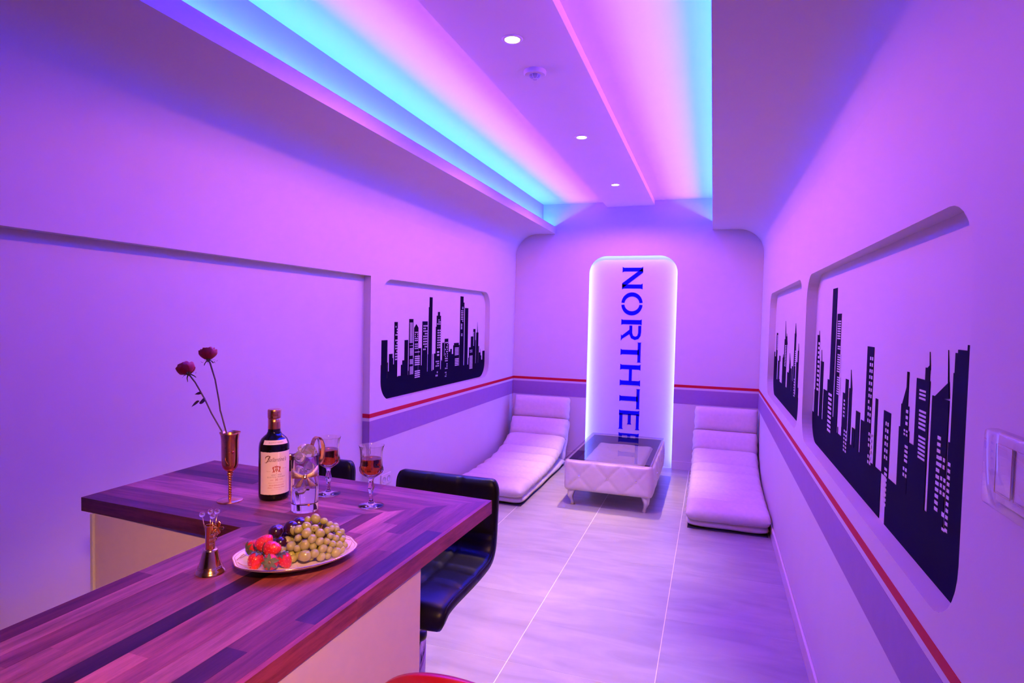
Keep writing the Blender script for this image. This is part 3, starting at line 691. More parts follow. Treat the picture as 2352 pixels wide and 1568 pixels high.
box('recess_shade_floor', (-HW+.02, -HL+.02, Z1-.074), (HW-.02, HL-.02, Z1-.07), DARKIN, CT)  # recess floor blackened for the same shade
# padded inset under the glass
V, F = [], []; GX, GY = 36, 60; ix, iy = HW-.082, HL-.11
for i in range(GX+1):
    for j in range(GY+1):
        u, v = i/GX, j/GY; a = (u-.5)*4; b = (v-.5)*7
        f1 = abs(math.sin(PI*(a+b)/2)); f2 = abs(math.sin(PI*(a-b)/2)); ed = min(u, 1-u, v, 1-v)
        z = Z1-.07+.030*min(1, ed*14)**.5+.006*math.sqrt(f1*f2)-.004
        V.append((-ix+2*ix*u, -iy+2*iy*v, z))
for i in range(GX):
    for j in range(GY):
        a = i*(GY+1)+j; F.append((a, a+GY+1, a+GY+2, a+1))
mesh_obj('tufted_inset', V, F, LEATHW, CT, True)
RHINE = PM('faceted_rhinestone', (.92, .90, .95), .06, 1, var=.02)
def gem(name, c, r, nrm, parent):
    m = MB(); q = Vector(nrm).to_track_quat('Z', 'Y').to_matrix()
    prof = [(r, 0), (r*.75, r*.55), (r*.35, r*.75)]
    V = [Vector((x*math.cos(PI/4*j+i*.39), x*math.sin(PI/4*j+i*.39), z)) for i, (x, z) in enumerate(prof) for j in range(8)]
    F = [(i*8+j, i*8+(j+1) % 8, (i+1)*8+(j+1) % 8, (i+1)*8+j) for i in range(2) for j in range(8)]+[tuple(range(16, 24)), tuple(reversed(range(8)))]
    m.add([Vector(c)+q @ v for v in V], F); return m.obj(name, RHINE, parent)
for k in range(3):
    x = -HW+2*HW*(k+.5)/3; gem('crystal_button', (x, -HL-.0105, (Z0+Z1)/2), .0095, (0, -1, 0), CT)
for k in range(5):
    y = -HL+2*HL*(k+.5)/5; gem('crystal_button', (HW+.0105, y, (Z0+Z1)/2), .0095, (1, 0, 0), CT); gem('crystal_button', (-HW-.0105, y, (Z0+Z1)/2), .0095, (-1, 0, 0), CT)
for i in range(5):
    for j in range(8):
        if (i+j) % 2: continue
        u, v = i/4, j/7
        if 0 < i < 4 and 0 < j < 7: gem('crystal_button', (-ix+2*ix*u, -iy+2*iy*v, Z1-.042), .0055, (0, 0, 1), CT)
def seam(k, n_b, face):          # stitched diagonals from button to button
    full = 2*HW if face == 'front' else 2*HL; sp_ = full/n_b
    for i in range(n_b):
        c0 = sp_*(i+.5)
        for sa in (-1, 1):
            for sb in (-1, 1):
                P = []
                for q in range(9):
                    u = q/8*.93; s_ = c0+sa*u*sp_/2; v = .5+sb*u*.5; rn = 1-abs(2*v-1)**7; h = .012*math.sqrt(max(rn, 0))-.0038; z = Z0+(Z1-Z0)*v
                    if s_ < R0 or s_ > full-R0: break
                    P.append((-HW+s_, -HL-h, z) if face == 'front' else ((HW+h, -HL+s_, z) if face == 'right' else (-HW-h, HL-s_, z)))
                if len(P) > 2: tube('seam', P, .0011, SEAMW, CT, 5)
seam(0, 3, 'front'); seam(1, 5, 'right'); seam(3, 5, 'left')
box('glass_top', (-HW-.004, -HL+.002, Z1+.003), (HW+.002, HL-.002, Z1+.013), SMOKG, CT, .002)
for sx in (-1, 1):
    for sy in (-1, 1):
        P = [(sx*(HW-.045), sy*(HL-.045), Z0+.008), (sx*(HW-.04), sy*(HL-.04), .10), (sx*(HW-.036), sy*(HL-.036), .07), (sx*(HW-.045), sy*(HL-.045), .035), (sx*(HW-.05), sy*(HL-.05), .012), (sx*(HW-.05), sy*(HL-.05), 0)]
        tube('leg', P, [.033, .030, .022, .0125, .014, .018], SILVER, CT, 14)

# ================================================================ folding floor mattresses
def pillow(name, w_, l, t, mat, parent, M_, wr=.004, seed=0, p=3.2):
    V, F = [], []; NU, NV = 34, 18; rs = random.Random(seed); ph = [rs.uniform(0, 6.28) for _ in range(6)]
    for side in (1, -1):
        for i in range(NU+1):
            u = -1+2*i/NU
            for j in range(NV+1):
                v = -1+2*j/NV
                uu = math.copysign(abs(u)**.8, u); vv = math.sin(v*PI/2)
                h = (max(0, 1-abs(uu)**10))**.5*(max(0, 1-abs(vv)**p))**.5
                x = uu*w_/2*(1-.012*(1-abs(vv)**2)*0-.02*abs(vv)**6); y = vv*l/2*(1-.03*abs(uu)**8)
                e = math.exp(-((1-abs(uu))/.16)**2)
                z = side*t/2*h*(1+.03*math.sin(3*u+ph[0])) + side*wr*e*math.sin(vv*13+ph[1]+u)*h
                z += side*.002*math.sin(7*u+ph[2])*math.sin(3*v+ph[3])*h
                x += .003*math.sin(v*11+ph[4])*e
                V.append(M_ @ Vector((x, y, z)))
    n = (NU+1)*(NV+1)
    for i in range(NU):
        for j in range(NV):
            a = i*(NV+1)+j; F.append((a, a+NV+1, a+NV+2, a+1)); F.append((n+a, n+a+1, n+a+NV+2, n+a+NV+1))
    bm = bmesh.new(); vs = [bm.verts.new(v) for v in V]
    for f in F: bm.faces.new([vs[i] for i in f])
    bmesh.ops.remove_doubles(bm, verts=bm.verts, dist=1e-5)
    return bm_obj(name, bm, mat, parent, True)
def mattress(loc, w_, label, seed):
    t = thing('folding_mattress', label, 'floor mattress', loc, 0, 'folding floor mattresses')
    def seg(name, y0, z0, y1, z1, th, wr=.004, p=3.2, ww=1.0, dx=0):
        c = Vector((dx, (y0+y1)/2, (z0+z1)/2)); d = Vector((0, y1-y0, z1-z0)); l = d.length
        M_ = Matrix.Translation(c) @ Matrix.Rotation(math.atan2(d.z, d.y), 4, 'X')
        nonlocal seed; seed += 1
        pillow(name, w_*ww, l, th, MATT, t, M_, wr, seed, p)
    # local y = 0 at the front edge
    seg('headrest', 1.495, .425, 1.53, .645, .15, .006, 4.5, .985, .004)
    seg('back_cushion', 1.385, .245, 1.475, .435, .15, .006, 4, 1.0)
    seg('lower_back_cushion', 1.15, .15, 1.385, .26, .14, .005, 3.4)
    seg('seat_cushion', .99, .132, 1.17, .168, .13, .005, 2.8)
    seg('seat_cushion', .80, .108, 1.01, .136, .122, .005, 2.8)
    seg('seat_cushion', .61, .104, .82, .116, .115, .005, 2.6)
    seg('seat_cushion', .44, .102, .63, .106, .112, .005, 2.6)
    seg('seat_cushion', .25, .102, .46, .104, .112, .005, 2.6)
    seg('front_roll', -.025, .108, .275, .106, .118, .004, 3.6)
    pillow('bottom_pad', w_*.985, 1.42, .075, MATT, t, Matrix.Translation((0, .715, .0385)), .002, seed+40, 14)
    seg('back_support', 1.40, .04, 1.62, .40, .10, .003, 6, .95)
    box('underside', (-w_*.47, .02, .0), (w_*.47, 1.40, .006), MATDK, t)
    return t
mattress((.137, 4.235, 0), .55, 'white padded folding mattress propped against the wall on the right', 3)
mattress((-1.607, 4.235, 0), .585, 'white padded folding mattress propped in the corner left of the table', 77)
# ================================================================ things on the bar
def facing(x, y): return math.atan2(-x, y)          # local -Y looks at the camera
COPPER = PM('copper_gold_metal', (.80, .35, .09), .26, 1, var=.12, scale=60)
GOLD = PM('polished_gold', (.86, .52, .16), .14, 1, var=.05)
GOLDR = PM('glitter_gold', (.95, .66, .24), .28, 1, var=.3, scale=500, bump=.6, bscale=900)
GLASS = glass_mat('clear_drinking_glass', (1, .99, 1), 0, 1.45)
WHISKY = glass_mat('amber_whisky', (.60, .085, .003), 0, 1.36)
WATER = glass_mat('water', (.97, .97, 1), 0, 1.33)
ICE = PM('ice', (.93, .93, .97), .12, var=.05, scale=90, trans=.86, ior=1.31, bump=.2, bscale=120)
BOTTLE = PM('dark_bottle_glass', (.004, .003, .004), .07, var=.1, spec=.35)
PAPER = PM('cream_label_paper', (.86, .74, .62), .6, var=.03)
INK = PM('brown_print_ink', (.16, .05, .035), .6)
INKR = PM('red_print_ink', (.50, .10, .04), .6)
INKG = PM('gold_print_ink', (.50, .30, .12), .5)

# ---- whisky bottle
def bend(V, r, zoff, a0=0):      # flat text onto the bottle: x along the girth, y up, facing local -Y
    return [((r)*math.sin(x/r+a0), -(r)*math.cos(x/r+a0), y+zoff) for x, y in V]
bx_, by_ = -1.1623, 1.3688
t = thing('whisky_bottle', 'dark whisky bottle with a cream label and copper cap', 'bottle', (bx_, by_, BZ+.0003), facing(bx_, by_))
lathe('glass_body', [(0, 0), (.034, 0), (.0385, .003), (.0405, .010), (.0407, .020), (.0407, .140), (.0402, .150), (.0385, .160), (.034, .170), (.027, .1775), (.0205, .183), (.0172, .190), (.0162, .20), (.0158, .228), (0, .228)], BOTTLE, t, 48)
lathe('neck_foil', [(.0168, .198), (.0166, .215), (.0163, .231), (.0158, .231)], COPPER, t, 32)
lathe('cap', [(0, .2525), (.0165, .2525), (.0177, .2505), (.0179, .246), (.0179, .236), (.0174, .2345), (.0179, .233), (.0176, .2285), (0, .2285)], COPPER, t, 36, sharp=40)
def wrap(name, r, z0, z1, a0, a1, mat, parent, n=28, rough=0):
    V, F = [], []
    rs = random.Random(5)
    for i in range(n+1):
        a = a0+(a1-a0)*i/n
        for rr in (r, r+.0003):
            for z, k in ((z0, 0), (z1, 1)): V.append((rr*math.sin(a), -rr*math.cos(a), z+rs.uniform(-rough, rough)))
    for i in range(n):
        b = i*4; F += [(b+2, b+6, b+7, b+3), (b, b+1, b+5, b+4), (b+1, b+3, b+7, b+5), (b, b+4, b+6, b+2)]
    o = mesh_obj(name, V, F, mat, parent, True); o.data.set_sharp_from_angle(angle=.6); return o
A0 = .16
lab = wrap('label', .0409, .0205, .1385, A0-1.15, A0+1.15, PAPER, t, 44, .0004)
RL = .04135
def lprint(s, size, z, x=0, shear=0, mat=INK, sx=1, spacing=1.0):
    V, F = text2d(s, size, shear, 'CENTER', spacing); V = [(a*sx+x, b) for a, b in V]
    mesh_obj('print', bend(V, RL, z, A0), F, mat, lab)
lprint("Ballantine's", .0165, .1125, .001, .45, INK, .72)
# swash of the capital letter
m = MB(); pts = [(-.0315, .1105), (-.0275, .1095), (-.0235, .1145), (-.0205, .1225), (-.0165, .1275), (-.0215, .1285), (-.0275, .1265), (-.0305, .1225), (-.0300, .1185)]
V = []; F = []
for i, (a, b) in enumerate(pts):
    w_ = .0006+.0007*math.sin(PI*i/(len(pts)-1)); V += [(a-w_*.7, b+w_), (a+w_*.7, b-w_)]
F = [(2*i, 2*i+1, 2*i+3, 2*i+2) for i in range(len(pts)-1)]
mesh_obj('print', bend(V, RL, 0, A0), F, INK, lab)
# coat of arms: shield, crest and two supporters
crest = MB()
def cp(poly, r=RL):
    P_, T_2 = fill(poly); crest.add(bend(P_, r, 0, A0), T_2)
cp([(-.0035, .0935), (.0035, .0935), (.0037, .0875), (0, .0835), (-.0037, .0875)])
for s in (-1, 1):
    cp([(s*.0045, .083), (s*.0105, .083), (s*.0105, .0845), (s*.0085, .0865), (s*.0100, .0915), (s*.0112, .0955), (s*.0095, .0985), (s*.0065, .0985), (s*.0060, .0955), (s*.0075, .0925), (s*.0058, .0885), (s*.0045, .086)])
    cp([(s*.0022, .0955), (s*.0052, .0965), (s*.0055, .0995), (s*.0025, .1005)])
cp([(-.0028, .0955), (.0028, .0955), (.0032, .0995), (.0014, .0985), (0, .1025), (-.0014, .0985), (-.0032, .0995)])
cp([(-.0115, .0815), (0, .0798), (.0115, .0815), (.0115, .0826), (0, .081), (-.0115, .0826)])
crest.obj('crest', INKR, lab)
inner = MB()
for c_ in ((-.0018, .0905), (.0018, .0905), (-.0016, .0873), (.0016, .0873)):
    P_, T_2 = fill([(c_[0]-.0011, c_[1]-.0011), (c_[0]+.0011, c_[1]-.0011), (c_[0]+.0011, c_[1]+.0011), (c_[0]-.0011, c_[1]+.0011)]); inner.add(bend(P_, RL+.0002, 0, A0), T_2)
inner.obj('crest_quarters', INKG, lab)
lprint('750 ml', .0042, .0845, -.0215, 0, INKG); lprint('43% vol', .0042, .0905, .0225, 0, INKG)
lprint('VERY OLD', .0052, .0735, 0, 0, INK, 1, 1.25); lprint('SCOTCH WHISKY', .0052, .0675, 0, 0, INK, 1, 1.25)
lprint('AGED', .0036, .0600, -.0125, 0, INKR); lprint('30', .0085, .0590, 0, 0, INKR); lprint('YEARS', .0036, .0605, .0125, 0, INKR)
lprint('BLENDED & BOTTLED IN SCOTLAND', .0026, .0525, 0, 0, INKG)
lprint('George Ballantine & Son', .0052, .0450, 0, .4, INKR, .8); lprint('Distillers - Dumbarton, Scotland', .0045, .0385, 0, .4, INKR, .8)
lprint('PRODUCT OF SCOTLAND', .0024, .0330, 0, 0, INKG)
# shoulder label follows the slope
V, F = [], []
for i in range(21):
    a = A0-.95+1.9*i/20
    for r, z in ((.0392, .1585), (.0345, .1702)): V.append(((r+.0004)*math.sin(a), -(r+.0004)*math.cos(a), z+.0004))
F = [(2*i, 2*i+2, 2*i+3, 2*i+1) for i in range(20)]
sl = mesh_obj('shoulder_label', V, F, PAPER, t, True)
V, F = text2d('SCOTCH WHISKY', .0046, 0, 'CENTER', 1.1)
mesh_obj('print', [((.0376-.4*y+.0008)*math.sin(x/.037+A0), -(.0376-.4*y+.0008)*math.cos(x/.037+A0), .1622+y+.0008) for x, y in V], F, INK, sl)

# ---- goblet vase with two roses
gx_, gy_ = -1.2559, 1.3036
t = thing('goblet', 'copper coloured metal goblet used as a vase for two roses', 'goblet', (gx_, gy_, BZ+.0003), facing(gx_, gy_))
lathe('bowl', [(0, .0815), (.006, .081), (.013, .086), (.019, .094), (.0215, .104), (.0222, .125), (.0222, .155), (.0228, .172), (.0245, .184), (.0275, .191), (.0268, .1912), (.0235, .184), (.0218, .172), (.0212, .155), (.0212, .125), (.0203, .106), (.017, .097), (.010, .091), (0, .090)], COPPER, t, 40)
lathe('base', [(0, .0), (.0335, 0), (.0342, .001), (.0335, .0022), (.018, .004), (.007, .0065), (0, .0065)], COPPER, t, 44)
V, F = [], []; NZ_, NA_ = 70, 16
for i in range(NZ_+1):
    z = .006+.076*i/NZ_; r0 = .0042+.0045*max(0, (i/NZ_-.45)/.55)**2
    for j in range(NA_):
        a = 2*PI*j/NA_; r = r0*(1+.16*math.sin(2*a+z*900)); V.append((r*math.cos(a), r*math.sin(a), z))
for i in range(NZ_):
    for j in range(NA_): F.append((i*NA_+j, i*NA_+(j+1) % NA_, (i+1)*NA_+(j+1) % NA_, (i+1)*NA_+j))
mesh_obj('twisted_stem', V, F, COPPER, t, True)
def on_bowl(a, z, r=.0224): return (r*math.sin(a), -r*math.cos(a), z)
ball('red_gem', on_bowl(.32, .139), .0042, PM('dark_red_gem', (.22, .005, .01), .12, coat=1), t, 12, 8)
for k in range(14):
    a = 2*PI*k/14; ball('stud', on_bowl(.32+.0065*math.cos(a)/.0224, .139+.0075*math.sin(a)), .00075, GOLD, t, 6, 4)
for k, (a, z) in enumerate(((-.3, .155), (-.45, .122), (-.28, .112), (.0, .104), (.25, .104), (.45, .113), (.55, .117), (.1, .178), (-.1, .178), (.55, .155), (.3, .168))):
    ball('stud', on_bowl(a, z), .0008, GOLD, t, 6, 4)
for pts in ([(-.5, .133), (-.1, .139), (.1, .139)], [(-.6, .150), (-.3, .160), (0, .170), (.1, .178)], [(-.6, .125), (-.5, .116), (-.3, .108), (0, .105)]):
    tube('scroll', [on_bowl(a, z, .0223) for a, z in pts], .0006, COPPER, t, 5)

PETAL = PM('red_rose_petal', (.42, .004, .004), .55, var=.3, scale=120, sss=.1)
STEMG = PM('rose_stem', (.11, .07, .035), .6, var=.25, scale=80)
SEPAL = PM('green_sepal', (.10, .095, .035), .6, var=.2)
LEAFD = PM('dark_rose_leaf', (.05, .018, .03), .55, var=.3)
def petal_mesh(open_, h, wd, curl, seed):
    V, F = [], []; n, m_ = 9, 9; rs = random.Random(seed); ph = rs.uniform(0, 6)
    for i in range(n):
        u = -1+2*i/(n-1)
        for j in range(m_):
            v = j/(m_-1)
            ang = u*wd*(.45+.75*math.sin(PI*min(1, v*.62+.12)))
            r = .002+open_*math.sin(PI*(.10+.60*v))+curl*max(0, v-.7)**2*11*(1-.2*u*u)
            z = h*v*(1-.20*u*u*v)-curl*.7*max(0, v-.8)*6*abs(math.sin(u*2+ph))
            r += .0012*math.sin(u*5+ph)*v
            V.append((r*math.sin(ang), -r*math.cos(ang), z))
    for i in range(n-1):
        for j in range(m_-1):
            a = i*m_+j; F.append((a, a+m_, a+m_+1, a+1))
    me = bpy.data.meshes.new('petal'); me.from_pydata(V, [], F); me.materials.append(PETAL)
    me.polygons.foreach_set('use_smooth', [True]*len(me.polygons)); return me
def rose(label, path, head, tilt, seed, leaves):
    base = Vector(path[0]); t = thing('rose', label, 'rose', base, 0, 'red roses in the goblet')
    P = [Vector(p)-base for p in path]
    tube('stem', P, [.0020]*(len(P)-1)+[.0024], STEMG, t, 8)
    hd = Vector(head)-base
    Mh = Matrix.Translation(hd) @ Matrix.Rotation(tilt[0], 4, 'Y') @ Matrix.Rotation(tilt[1], 4, 'X')
    lathe('rose_hip', [(0, -.009), (.003, -.008), (.0055, -.003), (.006, .001), (0, .003)], SEPAL, t, 14).matrix_local = Mh
    rs = random.Random(seed)
    for lay, (cnt, op, h, wd, cu) in enumerate(((3, .0065, .031, 1.3, .0), (4, .0115, .033, 1.0, .0006), (5, .0165, .032, .86, .0016), (5, .0205, .029, .74, .0035))):
        for k in range(cnt):
            me = petal_mesh(op, h*rs.uniform(.92, 1.06), wd, cu, rs.random())
            o = link(bpy.data.objects.new('petal', me), t); o.matrix_local = Mh @ Matrix.Rotation(2*PI*k/cnt+lay*.7+rs.uniform(-.15, .15), 4, 'Z') @ Matrix.Rotation(rs.uniform(-.05, .12)*(lay > 1), 4, 'X')
    for k in range(5):
        a = 2*PI*k/5+.4; L_ = rs.uniform(.016, .024); V = []
        for i in range(6):
            v = i/5; w_ = .0032*(1-v)*(.6+1.2*v); r = .004+L_*v; z = -.003-.012*v*v*rs.uniform(.2, 1.6)
            V += [(r*math.cos(a)-w_*math.sin(a), r*math.sin(a)+w_*math.cos(a), z), (r*math.cos(a)+w_*math.sin(a), r*math.sin(a)-w_*math.cos(a), z)]
        o = mesh_obj('sepal', V, [(2*i, 2*i+1, 2*i+3, 2*i+2) for i in range(5)], SEPAL, t, True); o.matrix_local = Mh
    for p, d, L_, w_ in leaves:
        p = Vector(p)-base; d = Vector(d).normalized(); sd = d.cross(Vector((0, 0, 1)) if abs(d.z) < .9 else Vector((1, 0, 0))).normalized(); up = sd.cross(d)
        V = []
        for i in range(8):
            v = i/7; ww = w_*math.sin(PI*(v**.8))*.5 if v > .12 else .0006
            c = p+d*L_*v-Vector((0, 0, 1))*.010*v*v
            V += [c+(sd*.5+up*.85)*ww, c-up*.0018*math.sin(PI*v), c-(sd*.5+up*.85)*ww]
        F = []
        for i in range(7): F += [(3*i, 3*i+1, 3*i+4, 3*i+3), (3*i+1, 3*i+2, 3*i+5, 3*i+4)]
        mesh_obj('leaf', V, F, LEAFD, t, True)
    return t
rose('red rose standing upright on the straighter stem in the copper goblet', [(-1.246, 1.311, 1.000), (-1.2666, 1.300, 1.093), (-1.283, 1.300, 1.140), (-1.287, 1.300, 1.150), (-1.291, 1.300, 1.175), (-1.305, 1.300, 1.235), (-1.324, 1.300, 1.283)], (-1.329, 1.300, 1.291), (-.25, -.15), 4, [])
rose('red rose leaning out left, with two leaves on its stem', [(-1.263, 1.296, 1.000), (-1.279, 1.299, 1.091), (-1.318, 1.300, 1.140), (-1.343, 1.300, 1.180), (-1.376, 1.300, 1.223), (-1.398, 1.300, 1.244)], (-1.402, 1.300, 1.248), (-.75, -.2), 9,
     [((-1.351, 1.300, 1.193), (-1, -.1, .25), .026, .010), ((-1.339, 1.300, 1.174), (-1, -.2, .12), .020, .020), ((-1.358, 1.297, 1.172), (-1, -.2, -.35), .026, .011)])

# ---- two cut-glass goblets of whisky
def whisky_glass(x, y, label, rz):
    t = thing('whisky_glass', label, 'glass', (x, y, BZ+.0003), rz, 'stemmed whisky glasses')
    def fr(a, z):
        if .082 < z < .112: return 1+.03*math.cos(10*a)
        if .112 <= z < .150: return 1+.008*math.cos(20*a)
        if .022 < z < .078: return 1+.06*math.cos(6*a)
        return 1
    out = [(0, 0), (.0335, 0), (.0345, .0012), (.0335, .0026), (.020, .0045), (.010, .0075), (.0062, .013), (.0050, .024), (.0058, .036), (.0082, .045), (.0088, .051), (.0070, .058), (.0055, .067), (.0065, .074), (.013, .080), (.022, .086), (.0295, .093), (.0325, .100), (.0322, .106), (.0298, .114), (.0290, .124), (.0288, .136), (.0296, .148), (.0315, .159), (.0345, .167)]
    inn = [(.0338, .1672), (.0302, .159), (.0282, .148), (.0272, .136), (.0272, .124), (.0278, .114), (.0295, .104), (.0280, .097), (.020, .090), (.010, .086), (0, .085)]
    lathe('glass', out+inn, GLASS, t, 60, True, fr, sharp=50)
    lathe('whisky', [(0, .0854), (.010, .0864), (.020, .0904), (.0279, .0973), (.0294, .104), (.0277, .114), (.0271, .124), (.0271, .1315), (0, .1315)], WHISKY, t, 60, True, sharp=60)
    return t
whisky_glass(-1.0454, 1.4587, 'stemmed cut glass of whisky just behind the ice jug handle', .3)
whisky_glass(-.8738, 1.4124, 'stemmed cut glass of whisky standing alone nearest the bar tip', .9)

# ---- ice jug with a gold bow
jx, jy = -1.0173, 1.3169
t = thing('ice_jug', 'clear glass ice jug with a gold bow and gold handle', 'jug', (jx, jy, BZ+.0003), facing(jx, jy))
lathe('glass', [(0, 0), (.034, 0), (.0352, .0015), (.0352, .146), (.0346, .148), (.0332, .148), (.0326, .146), (.0326, .024), (.030, .021), (0, .020)], GLASS, t, 56, True, sharp=40)
lathe('water', [(0, .0203), (.0300, .0213), (.0324, .0243), (.0324, .066), (0, .066)], WATER, t, 48, True, sharp=50)
# flat gold handle looping over the right side, with a small hinge on the left
def band(name, path, wdir, w_, th, mat, parent):
    V, F = [], []; P = [Vector(p) for p in path]; wd = Vector(wdir).normalized()
    for i, p in enumerate(P):
        tg = (P[min(i+1, len(P)-1)]-P[max(i-1, 0)]).normalized(); nm = tg.cross(wd).normalized()
        for a, b in ((-1, -1), (1, -1), (1, 1), (-1, 1)): V.append(p+wd*w_/2*a+nm*th/2*b)
    for i in range(len(P)-1):
        for k in range(4): F.append((4*i+k, 4*i+(k+1) % 4, 4*i+4+(k+1) % 4, 4*i+4+k))
    F += [(3, 2, 1, 0), tuple(len(V)-4+k for k in range(4))]
    o = mesh_obj(name, V, F, mat, parent, True); o.data.set_sharp_from_angle(angle=.7); return o
hp = []
for k in range(17):
    a = math.radians(200-260*k/16); hp.append((.031+.0155*math.cos(a), .014+.004*math.cos(a), .152+.040*math.sin(a)))
band('handle', hp, (.55, -1, 0), .017, .0016, GOLD, t)
box('hinge', (-.0395, -.006, .136), (-.0350, .006, .151), GOLD, t, .0015)
for k in (3, 5, 7, 9, 11):
    p = hp[k+2]; ball('rhinestone', (p[0]+.003, p[1]-.0085, p[2]), .0013, CRYSTAL, t, 6, 4)
# bow wrapped on the front of the jug
def onjug(a, z, d=0): return ((.0354+d)*math.sin(a), -(.0354+d)*math.cos(a), z)
BZc = .0985
def bow_piece(a0, z0, a1, zlo, zhi, nm):
    V, F = [], []; n, m_ = 10, 8
    for i in range(n):
        u = i/(n-1)
        for j in range(m_):
            v = j/(m_-1); zl, zh = z0-.004+(zlo-z0+.004)*u, z0+.004+(zhi-z0-.004)*u
            z = zl+(zh-zl)*v; a = a0+(a1-a0)*u*(1 if True else 0)
            d = .0012+.0050*math.sin(PI*min(1, u*.9))*math.sin(PI*v)**.5+.0008*math.sin(v*18)
            V.append(onjug(a, z, d))
    k = n*m_
    V += [onjug(math.atan2(v[0], -v[1]), v[2], .0003) for v in V[:k]]
    for i in range(n-1):
        for j in range(m_-1):
            b = i*m_+j; F += [(b, b+m_, b+m_+1, b+1), (k+b, k+b+1, k+b+m_+1, k+b+m_)]
    for i in range(n-1):
        b = i*m_; F += [(b, k+b, k+b+m_, b+m_), (b+m_-1, b+2*m_-1, k+b+2*m_-1, k+b+m_-1)]
    for j in range(m_-1):
        b = (n-1)*m_+j; F.append((b, k+b, k+b+1, b+1))
    o = mesh_obj(nm, V, F, GOLDR, t, True)
    for j in range(8):
        zz = zlo+(zhi-zlo)*(j+.5)/8; ball('bead', onjug(a1, zz, .0025), .0011, GOLD, o, 6, 4)
bow_piece(-.12, BZc, -1.05, BZc-.008, BZc+.019, 'bow_loop'); bow_piece(.12, BZc, 1.05, BZc-.005, BZc+.024, 'bow_loop')
def tail(s):
    V, F = [], []; n, m_ = 9, 7
    for i in range(n):
        u = i/(n-1)
        for j in range(m_):
            v = j/(m_-1)-.5; a = s*(.12+.42*u)+v*(.12+.40*u); z = BZc-.004-.024*u+(.003*abs(v))
            V.append(onjug(a, z, .0010+.0030*math.sin(PI*(v+.5))+.0006*math.sin(v*25)))
    k = n*m_; V += [onjug(math.atan2(v[0], -v[1]), v[2], .0003) for v in V[:k]]
    for i in range(n-1):
        for j in range(m_-1):
            b = i*m_+j; F += [(b, b+1, b+m_+1, b+m_), (k+b, k+b+m_, k+b+m_+1, k+b+1)]
        b = i*m_; F += [(b, b+m_, k+b+m_, k+b), (b+m_-1, k+b+m_-1, k+b+2*m_-1, b+2*m_-1)]
    for j in range(m_-1): b = (n-1)*m_+j; F.append((b, b+1, k+b+1, k+b))
    o = mesh_obj('bow_tail', V, F, GOLDR, t, True)
    for j in range(6): ball('bead', onjug(s*.54+(j/5-.5)*.5, BZc-.0285, .002), .0010, GOLD, o, 6, 4)
tail(-1); tail(1)
ball('bow_knot', onjug(0, BZc, .003), .0048, GOLD, t, 12, 8, (1, .8, 1.5))
gem('knot_crystal', onjug(0, BZc-.001, .0065), .0026, (0, -1, 0), t)
lathe('orange_dot', [(0, 0), (.0032, 0), (.0032, .0006), (0, .0006)], PM('orange_sticker', (.8, .22, .02), .5), t, 14).matrix_local = Matrix.Translation(onjug(.28, .022, .0002)) @ Matrix.Rotation(PI/2, 4, 'X')
def ice(c, r, seed, label):
    rs = random.Random(seed); bm = bmesh.new(); bmesh.ops.create_cube(bm, size=2)
    for v in bm.verts: v.co = Vector([x*rs.uniform(.8, 1.1) for x in v.co])
    bmesh.ops.bevel(bm, geom=bm.edges[:], offset=.55, segments=3, affect='EDGES', profile=.5)
    rot = Matrix.Rotation(rs.uniform(0, 3), 3, 'X') @ Matrix.Rotation(rs.uniform(0, 3), 3, 'Z')
    for v in bm.verts: v.co = rot @ (v.co*r*.72)
    o = bm_obj('ice_cube', bm, ICE, None, True); ry_ = facing(jx, jy)
    c = Matrix.Rotation(ry_, 3, 'Z') @ Vector(c); o.location = (jx+c.x, jy+c.y, BZ+c.z)
    tag(o, label, 'ice cube', 'ice cubes in the jug')
ice((.010, .003, .153), .0250, 1, 'largest ice cube heaped on top of the jug by the gold handle')
ice((-.014, -.002, .139), .0205, 2, 'ice cube sticking out at the left of the jug rim')
ice((-.006, .015, .161), .0150, 5, 'small ice cube at the back of the heap in the jug')
ice((.010, -.008, .112), .0185, 3, 'ice cube inside the jug right behind the gold bow')
ice((-.012, .006, .099), .0185, 4, 'ice cube inside the jug left behind the gold bow')
ice((.011, .006, .078), .0185, 6, 'ice cube floating on the right just above the water line')
ice((-.011, -.007, .062), .0180, 7, 'lowest ice cube at the left in the jug water')

# ---- gold bell pick holder
px_, py_ = -.9422, .9271
t = thing('pick_holder', 'gold bell shaped holder with a crystal grape motif', 'pick holder', (px_, py_, BZ+.0003), facing(px_, py_))
lathe('bell', [(0, .0), (.027, 0), (.0288, .0008), (.0285, .0022), (.0262, .0050), (.0235, .009), (.0195, .022), (.0163, .034), (.0142, .0435), (.0135, .0465), (.0115, .0478), (0, .048)], GOLD, t, 48, sharp=50)
for z, r in ((.0105, .0233), (.0135, .0224)):
    lathe('groove_ring', [(r-.0003, z-.0004), (r+.0004, z), (r-.0003, z+.0005)], GOLD, t, 40)
lathe('tube', [(.0092, .0475), (.0092, .0935), (.0096, .095), (.0084, .095), (.0082, .093), (.0082, .05), (0, .05)], GOLD, t, 32, sharp=50)
for k, (a, z) in enumerate(((.25, .0765), (.95, .0785), (.15, .068), (.75, .069), (.2, .0595))):
    ball('crystal_grape', (.0118*math.sin(a), -.0118*math.cos(a), z), .0046, CRYSTAL, t, 12, 8)
    lathe('setting', [(0, 0), (.0035, .0), (.0040, .001), (0, .002)], GOLD, t, 12).matrix_local = Matrix.Translation((.0092*math.sin(a), -.0092*math.cos(a), z)) @ Matrix.Rotation(PI/2, 4, 'X')
V, F = [(0, 0, 0)], []
